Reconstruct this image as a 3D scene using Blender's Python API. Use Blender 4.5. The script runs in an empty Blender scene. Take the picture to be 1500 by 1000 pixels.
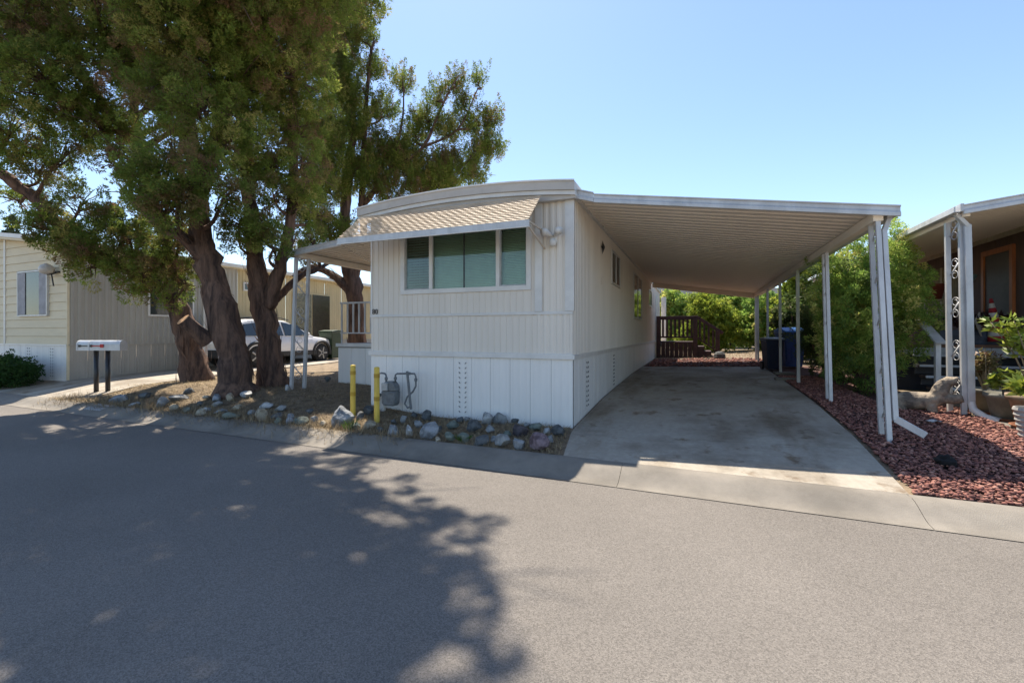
import bpy, bmesh, math, random
import numpy as np
from mathutils import Vector, Matrix, noise
R = math.radians
random.seed(7); RNG = np.random.default_rng(7)
scene = bpy.context.scene
COL = scene.collection
# ------------------------------------------------------------------ camera, sky, sun, exposure
F_PX, HOR, CXP, CAM_H = 667.0, 488.0, 750.0, 1.5
TH = math.atan(270 / F_PX); CT, ST = math.cos(TH), math.sin(TH)
cd = bpy.data.cameras.new('camera'); cam = bpy.data.objects.new('camera', cd); COL.objects.link(cam)
cam.location = (0, 0, CAM_H); cam.rotation_euler = (R(90), 0, TH)
cd.sensor_width = 36; cd.lens = 36 * F_PX / 1500; cd.shift_y = -12 / 1500
cd.clip_start = .05; cd.clip_end = 2000
scene.camera = cam
SUN = Vector((-.29, .40, 1)).normalized()
w = bpy.data.worlds.new('World'); scene.world = w; w.use_nodes = True
nt = w.node_tree; nt.nodes.clear()
sky = nt.nodes.new('ShaderNodeTexSky'); sky.sky_type = 'NISHITA'; sky.sun_disc = False
sky.sun_elevation = math.asin(SUN.z); sky.sun_rotation = math.atan2(SUN.x, SUN.y)
sky.altitude = 100; sky.air_density = 1.0; sky.dust_density = .4; sky.ozone_density = 2.0
bg = nt.nodes.new('ShaderNodeBackground'); bg.inputs['Strength'].default_value = .094
wo = nt.nodes.new('ShaderNodeOutputWorld')
nt.links.new(sky.outputs[0], bg.inputs[0]); nt.links.new(bg.outputs[0], wo.inputs[0])
sl = bpy.data.lights.new('sun', 'SUN'); sun = bpy.data.objects.new('sun', sl); COL.objects.link(sun)
sl.energy = 3.8; sl.angle = R(.55); sl.color = (1, .90, .76)
sun.rotation_euler = SUN.to_track_quat('Z', 'Y').to_euler(); sun.location = (-6, 10, 25)
vs = scene.view_settings
vs.view_transform = 'Standard'; vs.look = 'None'; vs.exposure = 1.34; vs.gamma = 1; vs.use_curve_mapping = False
scene.render.engine = 'CYCLES'

# ------------------------------------------------------------------ measuring helpers
def ray(u, v):
    l = (u - CXP) / F_PX
    return Vector((l * CT - ST, l * ST + CT, (HOR - v) / F_PX))
def at(u, v, d):
    r = ray(u, v); return Vector((r.x * d, r.y * d, CAM_H + r.z * d))
def onY(u, v, Y):
    r = ray(u, v); d = Y / r.y; return Vector((r.x * d, Y, CAM_H + r.z * d))
def onX(u, v, X):
    r = ray(u, v); d = X / r.x; return Vector((X, r.y * d, CAM_H + r.z * d))
def depth(p): return -p[0] * ST + p[1] * CT
# lot heights
GX = [-60, -17, -14.8, -12.5, -11, -8.5, -7, -5.3, -4.6, -3.9, -1.665, 0, 1.78, 2.5, 4, 8, 60]
GR = [(5.05, [.11] * 17),
      (6.5, [.3, .28, .3, .28, .38, .40, .33, .26, .2, .14, .137, .21, .29, .32, .34, .38, .4]),
      (8.7, [.4, .38, .38, .38, .42, .42, .4, .35, .33, .3, .28, .34, .41, .42, .42, .42, .42]),
      (13., [.5, .5, .5, .5, .5, .5, .48, .45, .43, .41, .40, .43, .48, .49, .5, .5, .5]),
      (21., [.6, .6, .6, .58, .57, .56, .55, .5, .48, .47, .45, .5, .56, .57, .6, .6, .6]),
      (60., [.8] * 17)]
def ye(X): return 4.46 - .028 * X          # edge of the asphalt
CURB = .5
def g(X, Y):
    e = ye(X)
    if Y <= e: return 0.
    if Y < e + CURB:
        t = (Y - e) / CURB; t2 = max(0, min(1, (t - .12) / .7)); return .004 + .106 * t2 * t2 * (3 - 2 * t2)
    Y0 = e + CURB
    i = 0
    X = max(-59.9, min(59.9, X))
    while GX[i + 1] < X: i += 1
    fx = (X - GX[i]) / (GX[i + 1] - GX[i])
    rows = [(Y0, .11)] + [(y, r[i] * (1 - fx) + r[i + 1] * fx) for y, r in GR[1:]]
    if Y >= 60: return .8
    for (ya, za), (yb, zb) in zip(rows, rows[1:]):
        if Y <= yb:
            t = (Y - ya) / max(.01, yb - ya); return za + (zb - za) * t
    return .8
def gp(u, v):
    r = ray(u, v); lo, hi = .5, 80.
    for d in np.linspace(1.5, 60, 600):
        if CAM_H + r.z * d < g(r.x * d, r.y * d): hi = d; break
        lo = d
    for _ in range(20):
        m = (lo + hi) / 2
        if CAM_H + r.z * m < g(r.x * m, r.y * m): hi = m
        else: lo = m
    return Vector((r.x * hi, r.y * hi, g(r.x * hi, r.y * hi)))

# ------------------------------------------------------------------ materials
MATS = {}
def mat(name, col, rough=.6, metal=0., var=.12, vscale=6., bump=0., bscale=60., spec=.5, stretch=(1, 1, 1), coords='Object', col2=None, fac=(.4, .6), tint=None, trans=0.):
    if name in MATS: return MATS[name]
    m = bpy.data.materials.new(name); m.use_nodes = True; MATS[name] = m
    n = m.node_tree.nodes; L = m.node_tree.links; b = n['Principled BSDF']
    b.inputs['Roughness'].default_value = rough; b.inputs['Metallic'].default_value = metal
    b.inputs['Specular IOR Level'].default_value = spec
    tc = n.new('ShaderNodeTexCoord'); mp = n.new('ShaderNodeMapping'); mp.inputs['Scale'].default_value = stretch
    L.new(tc.outputs[coords], mp.inputs[0])
    nz = n.new('ShaderNodeTexNoise'); nz.inputs['Scale'].default_value = vscale; nz.inputs['Detail'].default_value = 8
    nz.inputs['Roughness'].default_value = .65
    L.new(mp.outputs[0], nz.inputs['Vector'])
    mr = n.new('ShaderNodeMapRange'); mr.inputs[1].default_value = fac[0]; mr.inputs[2].default_value = fac[1]
    L.new(nz.outputs['Fac'], mr.inputs[0])
    mx = n.new('ShaderNodeMix'); mx.data_type = 'RGBA'
    c2 = col2 if col2 else tuple(c * (1 - 2 * var) for c in col)
    mx.inputs[6].default_value = (*c2, 1); mx.inputs[7].default_value = (*col, 1)
    L.new(mr.outputs[0], mx.inputs[0])
    out = mx.outputs[2]
    if tint:   # per-piece natural colour variation stored on the mesh
        at_ = n.new('ShaderNodeAttribute'); at_.attribute_name = 'tint'
        rp = n.new('ShaderNodeValToRGB'); el = rp.color_ramp.elements
        el[0].color = (*tint[0], 1); el[1].color = (*tint[-1], 1)
        for k, c in enumerate(tint[1:-1]):
            e = el.new((k + 1) / (len(tint) - 1)); e.color = (*c, 1)
        L.new(at_.outputs['Fac'], rp.inputs[0])
        m2 = n.new('ShaderNodeMix'); m2.data_type = 'RGBA'; m2.blend_type = 'MULTIPLY'; m2.inputs[0].default_value = 1
        L.new(rp.outputs[0], m2.inputs[6]); L.new(out, m2.inputs[7]); out = m2.outputs[2]
    L.new(out, b.inputs['Base Color'])
    if bump:
        bz = n.new('ShaderNodeTexNoise'); bz.inputs['Scale'].default_value = bscale; bz.inputs['Detail'].default_value = 6
        L.new(mp.outputs[0], bz.inputs['Vector'])
        bn = n.new('ShaderNodeBump'); bn.inputs['Strength'].default_value = bump; bn.inputs['Distance'].default_value = .02
        L.new(bz.outputs['Fac'], bn.inputs['Height']); L.new(bn.outputs[0], b.inputs['Normal'])
    if trans:
        b.inputs['Subsurface Weight'].default_value = 0
        td = n.new('ShaderNodeBsdfTranslucent'); L.new(out, td.inputs[0])
        ms = n.new('ShaderNodeMixShader'); ms.inputs[0].default_value = trans
        L.new(b.outputs[0], ms.inputs[1]); L.new(td.outputs[0], ms.inputs[2])
        L.new(ms.outputs[0], n['Material Output'].inputs[0])
    return m
def glass(name, tintc=(.55, .75, .65), rough=.02):
    if name in MATS: return MATS[name]
    m = bpy.data.materials.new(name); m.use_nodes = True; MATS[name] = m
    n = m.node_tree.nodes; L = m.node_tree.links; n.remove(n['Principled BSDF'])
    tr = n.new('ShaderNodeBsdfTransparent'); tr.inputs[0].default_value = (*tintc, 1)
    gl = n.new('ShaderNodeBsdfGlossy'); gl.inputs['Roughness'].default_value = rough
    fr = n.new('ShaderNodeFresnel'); fr.inputs[0].default_value = 1.5
    mr = n.new('ShaderNodeMath'); mr.operation = 'MULTIPLY_ADD'; mr.inputs[1].default_value = 1.; mr.inputs[2].default_value = .01
    L.new(fr.outputs[0], mr.inputs[0])
    ms = n.new('ShaderNodeMixShader'); L.new(mr.outputs[0], ms.inputs[0])
    L.new(tr.outputs[0], ms.inputs[1]); L.new(gl.outputs[0], ms.inputs[2])
    L.new(ms.outputs[0], n['Material Output'].inputs[0])
    return m
def asphalt_mat():
    m = bpy.data.materials.new('asphalt'); m.use_nodes = True
    n = m.node_tree.nodes; L = m.node_tree.links; b = n['Principled BSDF']; b.inputs['Roughness'].default_value = .85
    b.inputs['Specular IOR Level'].default_value = .3
    tc = n.new('ShaderNodeTexCoord')
    def nz(s, d=5, r=.6):
        x = n.new('ShaderNodeTexNoise'); x.inputs['Scale'].default_value = s; x.inputs['Detail'].default_value = d; x.inputs['Roughness'].default_value = r
        L.new(tc.outputs['Object'], x.inputs['Vector']); return x.outputs['Fac']
    def rng(src, a, b_, lo, hi):
        x = n.new('ShaderNodeMapRange'); x.inputs[1].default_value = a; x.inputs[2].default_value = b_; x.inputs[3].default_value = lo; x.inputs[4].default_value = hi
        L.new(src, x.inputs[0]); return x.outputs[0]
    def mul(a, c):
        x = n.new('ShaderNodeMath'); x.operation = 'MULTIPLY'; L.new(a, x.inputs[0]); L.new(c, x.inputs[1]); return x.outputs[0]
    vo = n.new('ShaderNodeTexVoronoi'); vo.inputs['Scale'].default_value = 170; L.new(tc.outputs['Object'], vo.inputs['Vector'])
    sep = n.new('ShaderNodeSeparateColor'); L.new(vo.outputs['Color'], sep.inputs[0])
    stone = rng(sep.outputs[0], 0, 1, .68, 1.32)
    fine = rng(nz(300, 2), .3, .7, .82, 1.18)
    big = rng(nz(.45, 7), .3, .7, .84, 1.12)
    val = mul(mul(stone, fine), big)
    cm = n.new('ShaderNodeMix'); cm.data_type = 'RGBA'; cm.blend_type = 'MULTIPLY'; cm.inputs[0].default_value = 1
    cm.inputs[6].default_value = (.165, .150, .134, 1)
    cb = n.new('ShaderNodeCombineColor')
    for k in range(3): L.new(val, cb.inputs[k])
    L.new(cb.outputs[0], cm.inputs[7]); L.new(cm.outputs[2], b.inputs['Base Color'])
    bn = n.new('ShaderNodeBump'); bn.inputs['Strength'].default_value = .5; bn.inputs['Distance'].default_value = .006
    L.new(vo.outputs['Distance'], bn.inputs['Height']); L.new(bn.outputs[0], b.inputs['Normal'])
    return m
M_ASPH = asphalt_mat()
M_CONC = mat('concrete', (.25, .225, .19), .85, var=.2, vscale=1.6, bump=.35, bscale=140, fac=(.35, .65))
def drive_mat():
    m = mat('driveway_concrete', (.41, .37, .305), .8, var=.12, vscale=14, bump=.3, bscale=120, fac=(.3, .7)); n = m.node_tree.nodes; L = m.node_tree.links; b = n['Principled BSDF']
    src = b.inputs['Base Color'].links[0].from_socket; tc = n.new('ShaderNodeTexCoord'); out = src
    for sc, st_, lo, hi, c_ in ((.9, (1, 1, 1), .47, .64, (.62, .58, .54)), (1.6, (1, .22, 1), .50, .66, (.66, .60, .53)), (3.2, (1, .8, 1), .58, .68, (.55, .45, .36))):
        mp = n.new('ShaderNodeMapping'); mp.inputs['Scale'].default_value = st_; mp.inputs['Location'].default_value = (sc * 3, 1.7, 0); L.new(tc.outputs['Object'], mp.inputs[0])
        z = n.new('ShaderNodeTexNoise'); z.inputs['Scale'].default_value = sc; z.inputs['Detail'].default_value = 9; z.inputs['Roughness'].default_value = .62; L.new(mp.outputs[0], z.inputs['Vector'])
        r_ = n.new('ShaderNodeMapRange'); r_.inputs[1].default_value = lo; r_.inputs[2].default_value = hi; L.new(z.outputs['Fac'], r_.inputs[0])
        x = n.new('ShaderNodeMix'); x.data_type = 'RGBA'; x.blend_type = 'MULTIPLY'; L.new(r_.outputs[0], x.inputs[0]); L.new(out, x.inputs[6]); x.inputs[7].default_value = (*c_, 1); out = x.outputs[2]
    L.new(out, b.inputs['Base Color']); return m
M_DIRT = mat('dry_soil', (.27, .205, .135), .95, var=.22, vscale=5, bump=.8, bscale=45)
M_DRIVE = drive_mat()
M_YARD = mat('dry_yard', (.30, .235, .15), .95, var=.25, vscale=2, bump=.6, bscale=30)
M_BED = mat('red_bed', (.10, .045, .036), .95, var=.2, vscale=9, bump=.8, bscale=50)
M_SIDING = mat('beige_metal_siding', (.755, .69, .60), .45, var=.04, vscale=2.4, stretch=(1, 1, .12))
M_SKIRT = mat('white_skirting', (.83, .81, .77), .45, var=.04, vscale=2.5, stretch=(1, 1, .15))
M_TRIM = mat('white_trim', (.72, .70, .66), .4, var=.06, vscale=3)
M_ROOF = mat('roof_metal', (.50, .46, .41), .45, var=.08, vscale=2)
M_PAN = mat('carport_pan', (.86, .77, .65), .5, var=.06, vscale=1.2, stretch=(.4, 1, 1))
M_ALU = mat('painted_aluminium', (.58, .58, .58), .38, var=.1, vscale=5, stretch=(1, 1, .4), metal=.15)
M_AWN = mat('tan_awning', (.64, .53, .41), .45, var=.08, vscale=3)
M_DARK = mat('dark_gap', (.02, .02, .02), .8, var=.1)
M_GLASS = glass('window_glass', (.88, .96, .91))
M_GLASS2 = glass('clear_glass', (.6, .68, .7))
M_BLIND = mat('blind_slats', (.70, .80, .72), .5, var=.05)
M_BLACK = mat('black_metal', (.02, .02, .022), .4, var=.1)
M_YEL = mat('yellow_paint', (.78, .55, .09), .5, var=.12, vscale=12, stretch=(1, 1, .3))
M_YELB = mat('old_yellow_band', (.50, .30, .02), .5, var=.12, vscale=12)
M_METER = mat('meter_grey', (.16, .175, .185), .5, var=.15, vscale=14)
M_METERL = mat('meter_light', (.42, .43, .42), .45, var=.1, vscale=14)
M_BARK = mat('bark', (.165, .098, .068), .95, var=.3, vscale=9, bump=1., bscale=22, stretch=(1, 1, .16), fac=(.38, .6), col2=(.05, .031, .025))
M_CUT = mat('cut_wood', (.45, .26, .13), .8, var=.15, vscale=20)
M_JUN = mat('juniper_foliage', (1, 1, 1), .75, var=.12, vscale=3, spec=.2, tint=[(.32, .19, .11), (.24, .19, .075), (.17, .25, .05), (.26, .33, .065), (.44, .39, .12)], trans=.52)
M_STEP = mat('dark_red_wood', (.055, .018, .016), .6, var=.2, vscale=9, stretch=(.3, 1, 1))
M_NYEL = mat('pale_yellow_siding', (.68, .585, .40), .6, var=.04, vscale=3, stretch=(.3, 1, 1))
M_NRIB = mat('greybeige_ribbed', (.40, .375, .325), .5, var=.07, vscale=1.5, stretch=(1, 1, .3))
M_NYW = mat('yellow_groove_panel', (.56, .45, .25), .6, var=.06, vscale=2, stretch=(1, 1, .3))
M_BROWN = mat('brown_wall', (.125, .075, .055), .7, var=.15, vscale=5, stretch=(1, 1, .2))
M_ORANGE = mat('orange_wood', (.42, .14, .045), .45, var=.15, vscale=10, stretch=(1, 1, .2))
M_CURT = mat('olive_curtain', (.25, .22, .12), .8, var=.2, vscale=12, stretch=(1, 1, .1))
M_NAVY = mat('dark_step_paint', (.03, .033, .045), .6, var=.15)
M_NOSE = mat('pale_step_edge', (.45, .46, .48), .5, var=.1)
M_STONE_ST = mat('weathered_statue', (.34, .28, .21), .9, var=.3, vscale=7, bump=.7, bscale=30, col2=(.12, .10, .085))

# ------------------------------------------------------------------ mesh helpers
class MB:
    def __init__(s): s.v = []; s.f = []
    def add(s, vs_, fs):
        o = len(s.v); s.v += [tuple(p) for p in vs_]; s.f += [tuple(i + o for i in f) for f in fs]; return s
    def box(s, a, b):
        x0, y0, z0 = a; x1, y1, z1 = b
        return s.add([(x0, y0, z0), (x1, y0, z0), (x1, y1, z0), (x0, y1, z0), (x0, y0, z1), (x1, y0, z1), (x1, y1, z1), (x0, y1, z1)],
                     [(3, 2, 1, 0), (4, 5, 6, 7), (0, 1, 5, 4), (1, 2, 6, 5), (2, 3, 7, 6), (3, 0, 4, 7)])
    def bar(s, p, q, wx, wy, up=(0, 0, 1)):
        p = Vector(p); q = Vector(q); t = (q - p).normalized(); u = Vector(up)
        if abs(t.dot(u)) > .99: u = Vector((0, 1, 0))
        sx = t.cross(u).normalized(); sy = sx.cross(t).normalized()
        vs_ = [c + sx * a * wx / 2 + sy * b * wy / 2 for c in (p, q) for a, b in ((-1, -1), (1, -1), (1, 1), (-1, 1))]
        return s.add(vs_, [(3, 2, 1, 0), (4, 5, 6, 7), (0, 1, 5, 4), (1, 2, 6, 5), (2, 3, 7, 6), (3, 0, 4, 7)])
    def tube(s, pts, rad, n=8, caps=True):
        pts = [Vector(p) for p in pts]
        if not isinstance(rad, (list, tuple)): rad = [rad] * len(pts)
        rings = []; prev = None
        for i, p in enumerate(pts):
            t = (pts[min(i + 1, len(pts) - 1)] - pts[max(i - 1, 0)]).normalized()
            if prev is None:
                a = Vector((1, 0, 0)) if abs(t.x) < .8 else Vector((0, 1, 0)); prev = (a - t * a.dot(t)).normalized()
            else: prev = (prev - t * prev.dot(t)).normalized()
            b = t.cross(prev)
            rings.append([p + (prev * math.cos(2 * math.pi * k / n) + b * math.sin(2 * math.pi * k / n)) * rad[i] for k in range(n)])
        o = len(s.v)
        for r in rings: s.v += [tuple(q) for q in r]
        for i in range(len(rings) - 1):
            for k in range(n):
                s.f.append((o + i * n + k, o + i * n + (k + 1) % n, o + (i + 1) * n + (k + 1) % n, o + (i + 1) * n + k))
        if caps:
            s.f.append(tuple(o + k for k in range(n))[::-1]); s.f.append(tuple(o + (len(rings) - 1) * n + k for k in range(n)))
        return s
    def lathe(s, prof, c=(0, 0, 0), n=20):
        o = len(s.v)
        for r, z in prof:
            for k in range(n):
                a = 2 * math.pi * k / n; s.v.append((c[0] + r * math.cos(a), c[1] + r * math.sin(a), c[2] + z))
        for i in range(len(prof) - 1):
            for k in range(n):
                s.f.append((o + i * n + k, o + i * n + (k + 1) % n, o + (i + 1) * n + (k + 1) % n, o + (i + 1) * n + k))
        s.f.append(tuple(o + k for k in range(n))[::-1]); s.f.append(tuple(o + (len(prof) - 1) * n + k for k in range(n)))
        return s
    def ell(s, c, r, n=10, m=7):
        o = len(s.v); c = Vector(c)
        for i in range(1, m):
            ph = math.pi * i / m
            for k in range(n):
                a = 2 * math.pi * k / n
                s.v.append((c.x + r[0] * math.sin(ph) * math.cos(a), c.y + r[1] * math.sin(ph) * math.sin(a), c.z + r[2] * math.cos(ph)))
        s.v.append((c.x, c.y, c.z + r[2])); s.v.append((c.x, c.y, c.z - r[2])); T = len(s.v) - 2
        for i in range(m - 2):
            for k in range(n): s.f.append((o + i * n + k, o + (i + 1) * n + k, o + (i + 1) * n + (k + 1) % n, o + i * n + (k + 1) % n))
        for k in range(n):
            s.f.append((T, o + k, o + (k + 1) % n)); s.f.append((T + 1, o + (m - 2) * n + (k + 1) % n, o + (m - 2) * n + k))
        return s
    def profile(s, pts2, A, U, V, W, ext):
        """closed 2D outline pts2 in plane A+U*a+V*b, extruded by W*ext"""
        A = Vector(A); U = Vector(U); V = Vector(V); W = Vector(W) * ext; n = len(pts2)
        lo = [A + U * a + V * b for a, b in pts2]; hi = [p + W for p in lo]
        return s.add(lo + hi, [tuple(range(n))[::-1], tuple(range(n, 2 * n))] + [(k, (k + 1) % n, n + (k + 1) % n, n + k) for k in range(n)])
    def mesh(s, name):
        me = bpy.data.meshes.new(name); me.from_pydata(s.v, [], s.f); me.update(); return me
    def build(s, name, m, parent=None, smooth=False, bevel=0, loc=None, fix=False):
        me = s.mesh(name)
        if fix:
            bm = bmesh.new(); bm.from_mesh(me); bmesh.ops.recalc_face_normals(bm, faces=bm.faces); bm.to_mesh(me); bm.free()
        return link(name, me, m, parent, smooth, bevel)
def link(name, me, m, parent=None, smooth=False, bevel=0):
    if m is not None and not me.materials: me.materials.append(m)
    if smooth: me.polygons.foreach_set('use_smooth', [True] * len(me.polygons))
    o = bpy.data.objects.new(name, me); COL.objects.link(o)
    if parent is not None:
        o.parent = parent; o.matrix_parent_inverse = Matrix.Translation(parent_origin(parent)).inverted()
    if bevel:
        b = o.modifiers.new('bevel', 'BEVEL'); b.width = bevel; b.segments = 2; b.limit_method = 'ANGLE'
    return o
def parent_origin(p):
    return p.location.copy()      # every parent's own offset is already cancelled
def tag(o, label, cat, group=None, kind=None):
    if label: o['label'] = label
    if cat: o['category'] = cat
    if group: o['group'] = group
    if kind: o['kind'] = kind
    return o
def thing(name, label, cat, loc=(0, 0, 0), group=None):
    o = bpy.data.objects.new(name, None); COL.objects.link(o); o.location = loc; o.empty_display_size = .2
    return tag(o, label, cat, group)
def struct(o): o['kind'] = 'structure'; return o
def fastmesh(name, V, Fq, tint=None):
    """numpy verts and faces (all same size)"""
    me = bpy.data.meshes.new(name); V = np.asarray(V, np.float32); Fq = np.asarray(Fq, np.int32); k = Fq.shape[1]
    me.vertices.add(len(V)); me.vertices.foreach_set('co', V.ravel())
    me.loops.add(Fq.size); me.loops.foreach_set('vertex_index', Fq.ravel())
    me.polygons.add(len(Fq)); me.polygons.foreach_set('loop_start', np.arange(len(Fq), dtype=np.int32) * k)
    if tint is not None:
        a = me.attributes.new('tint', 'FLOAT', 'POINT'); a.data.foreach_set('value', np.asarray(tint, np.float32))
    me.update(calc_edges=True); return me

# ------------------------------------------------------------------ ground, street, curb, driveways
def sheet(name, xs, ys, fz, m, dz=0.):
    mb = MB(); nx = len(xs)
    for y in ys:
        for x in xs:
            yy = y(x) if callable(y) else y
            mb.v.append((x, yy, fz(x, yy) + dz))
    for j in range(len(ys) - 1):
        for i in range(nx - 1):
            a = j * nx + i; mb.f.append((a, a + 1, a + nx + 1, a + nx))
    return struct(mb.build(name, m, smooth=True))
xs_all = [-250, -120, -60, -40, -30, -24] + list(np.arange(-20, 9.01, .5)) + [10, 12, 15, 20, 30, 45, 60, 120, 250]
sheet('street', xs_all, [-7.5, -3, 0, 2, 3, 4, lambda x: ye(x) + .02], lambda x, y: 0., M_ASPH)
sheet('ground', xs_all, [lambda x: ye(x) + CURB - .02] + list(np.arange(5.5, 15, .5)) + [16, 18, 20, 22, 25, 30, 40, 60, 120, 400],
      lambda x, y: g(x, y), M_DIRT, -.022)
sheet('far_ground', [-250, 0, 250], [-400, -100, -30, -7.52], lambda x, y: 0.02, M_YARD)
def curb_piece(x0, x1, parent):
    n = max(2, int((x1 - x0) / .4)); mb = MB(); P = [0, .1, .2, .3, .42, .55, .68, .8, .9, 1.]
    xs = np.linspace(x0, x1, n)
    for t in P:
        for x in xs:
            y = ye(x) + CURB * t; mb.v.append((x, y, g(x, min(y, ye(x) + CURB - .0001)) + .006))
    for j in range(len(P) - 1):
        for i in range(n - 1):
            a = j * n + i; mb.f.append((a, a + 1, a + n + 1, a + n))
    k = len(mb.v)          # front lip and ends
    return mb.build('curb_section', M_CONC, parent, smooth=True)
curb = thing('curb', None, None); curb['kind'] = 'structure'
cuts = [-60, -30, -21.2, -18.2, -15.1, -12.05, -9, -6, -3.4, -.72, 1.68, 4.7, 7.7, 12, 30, 60]
for a, b in zip(cuts, cuts[1:]): curb_piece(a + .002, b - .002, curb)
# driveway slabs
drv = thing('driveway', None, None); drv['kind'] = 'structure'
def slab(parent, y0, y1, x0f, x1f, m, ny=8, nx=10, dz=0.):
    mb = MB(); ys = np.linspace(0, 1, ny)
    for t in ys:
        for s_ in np.linspace(0, 1, nx):
            ya = y0(0) if callable(y0) else y0
            xa = x0f(ya) * (1 - s_) + x1f(ya) * s_
            Y0 = y0(xa) if callable(y0) else y0; Y1 = y1(xa) if callable(y1) else y1
            y = Y0 + (Y1 - Y0) * t; x = x0f(y) * (1 - s_) + x1f(y) * s_
            mb.v.append((x, y, g(x, y) + .004 + dz))
    top = len(mb.v)
    for j in range(ny - 1):
        for i in range(nx - 1):
            a = j * nx + i; mb.f.append((a, a + 1, a + nx + 1, a + nx))
    rim = [i for i in range(nx)] + [j * nx + nx - 1 for j in range(1, ny)] + [(ny - 1) * nx + i for i in range(nx - 2, -1, -1)] + [j * nx for j in range(ny - 2, 0, -1)]
    for i in rim: x, y, z = mb.v[i]; mb.v.append((x, y, z - .1))
    for k in range(len(rim)):
        a, b = rim[k], rim[(k + 1) % len(rim)]; c, d = top + k, top + (k + 1) % len(rim)
        mb.f.append((b, a, c, d))
    return mb.build('slab', m, parent, smooth=False)
xl = lambda y: -1.63 if y > 6.3 else -1.63 + (6.3 - y) * .18
xr = lambda y: 1.70 + .012 * (y - 5)
for y0, y1 in [(lambda x: ye(x) + CURB + .008, 6.05), (6.066, 9.0), (9.016, 12.2), (12.216, 15.3)]:
    slab(drv, y0, y1, xl, xr, M_DRIVE)
nd = thing('neighbor_driveway', None, None); nd['kind'] = 'structure'
for y0, y1 in [(lambda x: ye(x) + CURB + .008, 9.0), (9.016, 14), (14.016, 19)]:
    slab(nd, y0, y1, lambda y: -14.78 - max(0, 6.4 - y) * .8, lambda y: -11.75, M_DRIVE)
# red rock bed under the lava stones, bark at the far end
sheet('rock_bed', list(np.linspace(1.78, 3.45, 8)), [lambda x: ye(x) + CURB + .01] + list(np.arange(5.2, 16, .6)), lambda x, y: g(x, y), M_BED, -.010)
sheet('bark_bed', list(np.linspace(-1.6, 2.1, 10)), list(np.arange(15.32, 19.6, .5)), lambda x, y: g(x, y), M_BED, -.006)

# ------------------------------------------------------------------ main mobile home
XL, XR, YF, YB = -5.293, -1.665, 6.486, 23.4
ZS, ZB, ZE = 1.162, 1.80, 3.46
home = thing('mobile_home', 'beige ribbed single-wide mobile home with white skirting and bowed roof', 'mobile home', (XL, YF, .14))
def ribbed(name, p0, dirv, length, z0, z1, nrm, period, depth, m, parent, ribw=.3, zf0=None):
    """vertical ribbed sheet metal: flat pans with narrow raised ribs"""
    p0 = Vector(p0); dirv = Vector(dirv).normalized(); nrm = Vector(nrm)
    prof = []; x = 0.
    while x < length - 1e-4:
        for a, h in ((0, 0), (.5 - ribw / 2, 0), (.5 - ribw / 4, 1), (.5 + ribw / 4, 1), (.5 + ribw / 2, 0)):
            xx = x + a * period
            if xx < length: prof.append((xx, h * depth))
        x += period
    prof.append((length, 0)); mb = MB()
    for xx, h in prof:
        q = p0 + dirv * xx + nrm * h
        zb = zf0(q) if zf0 else z0
        mb.v += [(q.x, q.y, zb), (q.x, q.y, z1)]
    up = dirv.cross(Vector((0, 0, 1))).dot(nrm) > 0
    for i in range(len(prof) - 1):
        a = 2 * i; mb.f.append((a, a + 2, a + 3, a + 1) if up else (a + 1, a + 3, a + 2, a))
    return mb.build(name, m, parent)
WX0, WX1, WZ0, WZ1 = -4.60, -2.37, 2.215, 3.20     # window opening
PX = -2.238
fr = dict(nrm=(0, -1, 0), period=.105, depth=.009, m=M_SIDING, parent=home, ribw=.16)
ribbed('front_wall', (XL, YF, 0), (1, 0, 0), WX0 - XL, ZB, ZE, **fr)
ribbed('front_wall', (WX1, YF, 0), (1, 0, 0), PX - WX1, ZB, ZE, **fr)
ribbed('front_wall', (WX0, YF, 0), (1, 0, 0), WX1 - WX0, ZB, WZ0, **fr)
ribbed('front_wall', (WX0, YF, 0), (1, 0, 0), WX1 - WX0, WZ1, ZE, **fr)
ribbed('front_wall', (PX, YF, 0), (1, 0, 0), XR - PX, ZB, ZE, (0, -1, 0), .10, .016, M_SIDING, home, ribw=.7)
ribbed('front_wall', (XL, YF, 0), (1, 0, 0), PX - XL, ZS, ZB, **fr)
ribbed('front_wall', (PX, YF, 0), (1, 0, 0), XR - PX, ZS, ZB, (0, -1, 0), .10, .014, M_SIDING, home, ribw=.7)
ribbed('side_wall', (XR, YF, 0), (0, 1, 0), YB - YF, ZS, 3.52, (1, 0, 0), .10, .010, M_SIDING, home, ribw=.25)
ribbed('side_wall', (XL, YF, 0), (0, 1, 0), YB - YF, ZS, 3.5, (-1, 0, 0), .20, .010, M_SIDING, home, ribw=.25)
ribbed('back_wall', (XL, YB, 0), (1, 0, 0), XR - XL, .4, 3.5, (0, 1, 0), .20, .010, M_SIDING, home)
def tr(a, b, m=M_TRIM, name='trim', parent=home, bevel=.004): return MB().box(a, b).build(name, m, parent, bevel=bevel)
tr((XL - .012, YF - .022, ZB - .022), (XR + .002, YF + .01, ZB + .022), name='belt_trim')
tr((XL - .035, YF - .035, ZS - .045), (XR + .0, YF + .01, ZS + .035), name='skirt_trim')
tr((XR - .01, YF - .035, ZS - .045), (XR + .028, YB, ZS + .020), name='skirt_trim')
tr((XR - .115, YF - .030, ZB + .024), (XR + .020, YF + .01, ZE), name='corner_trim')
tr((PX - .01, YF - .030, ZB + .024), (PX + .105, YF + .01, ZE), name='pilaster_trim')
tr((XL - .004, YF - .014, ZB + .023), (XL + .03, YF + .01, ZE), name='corner_trim')
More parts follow.
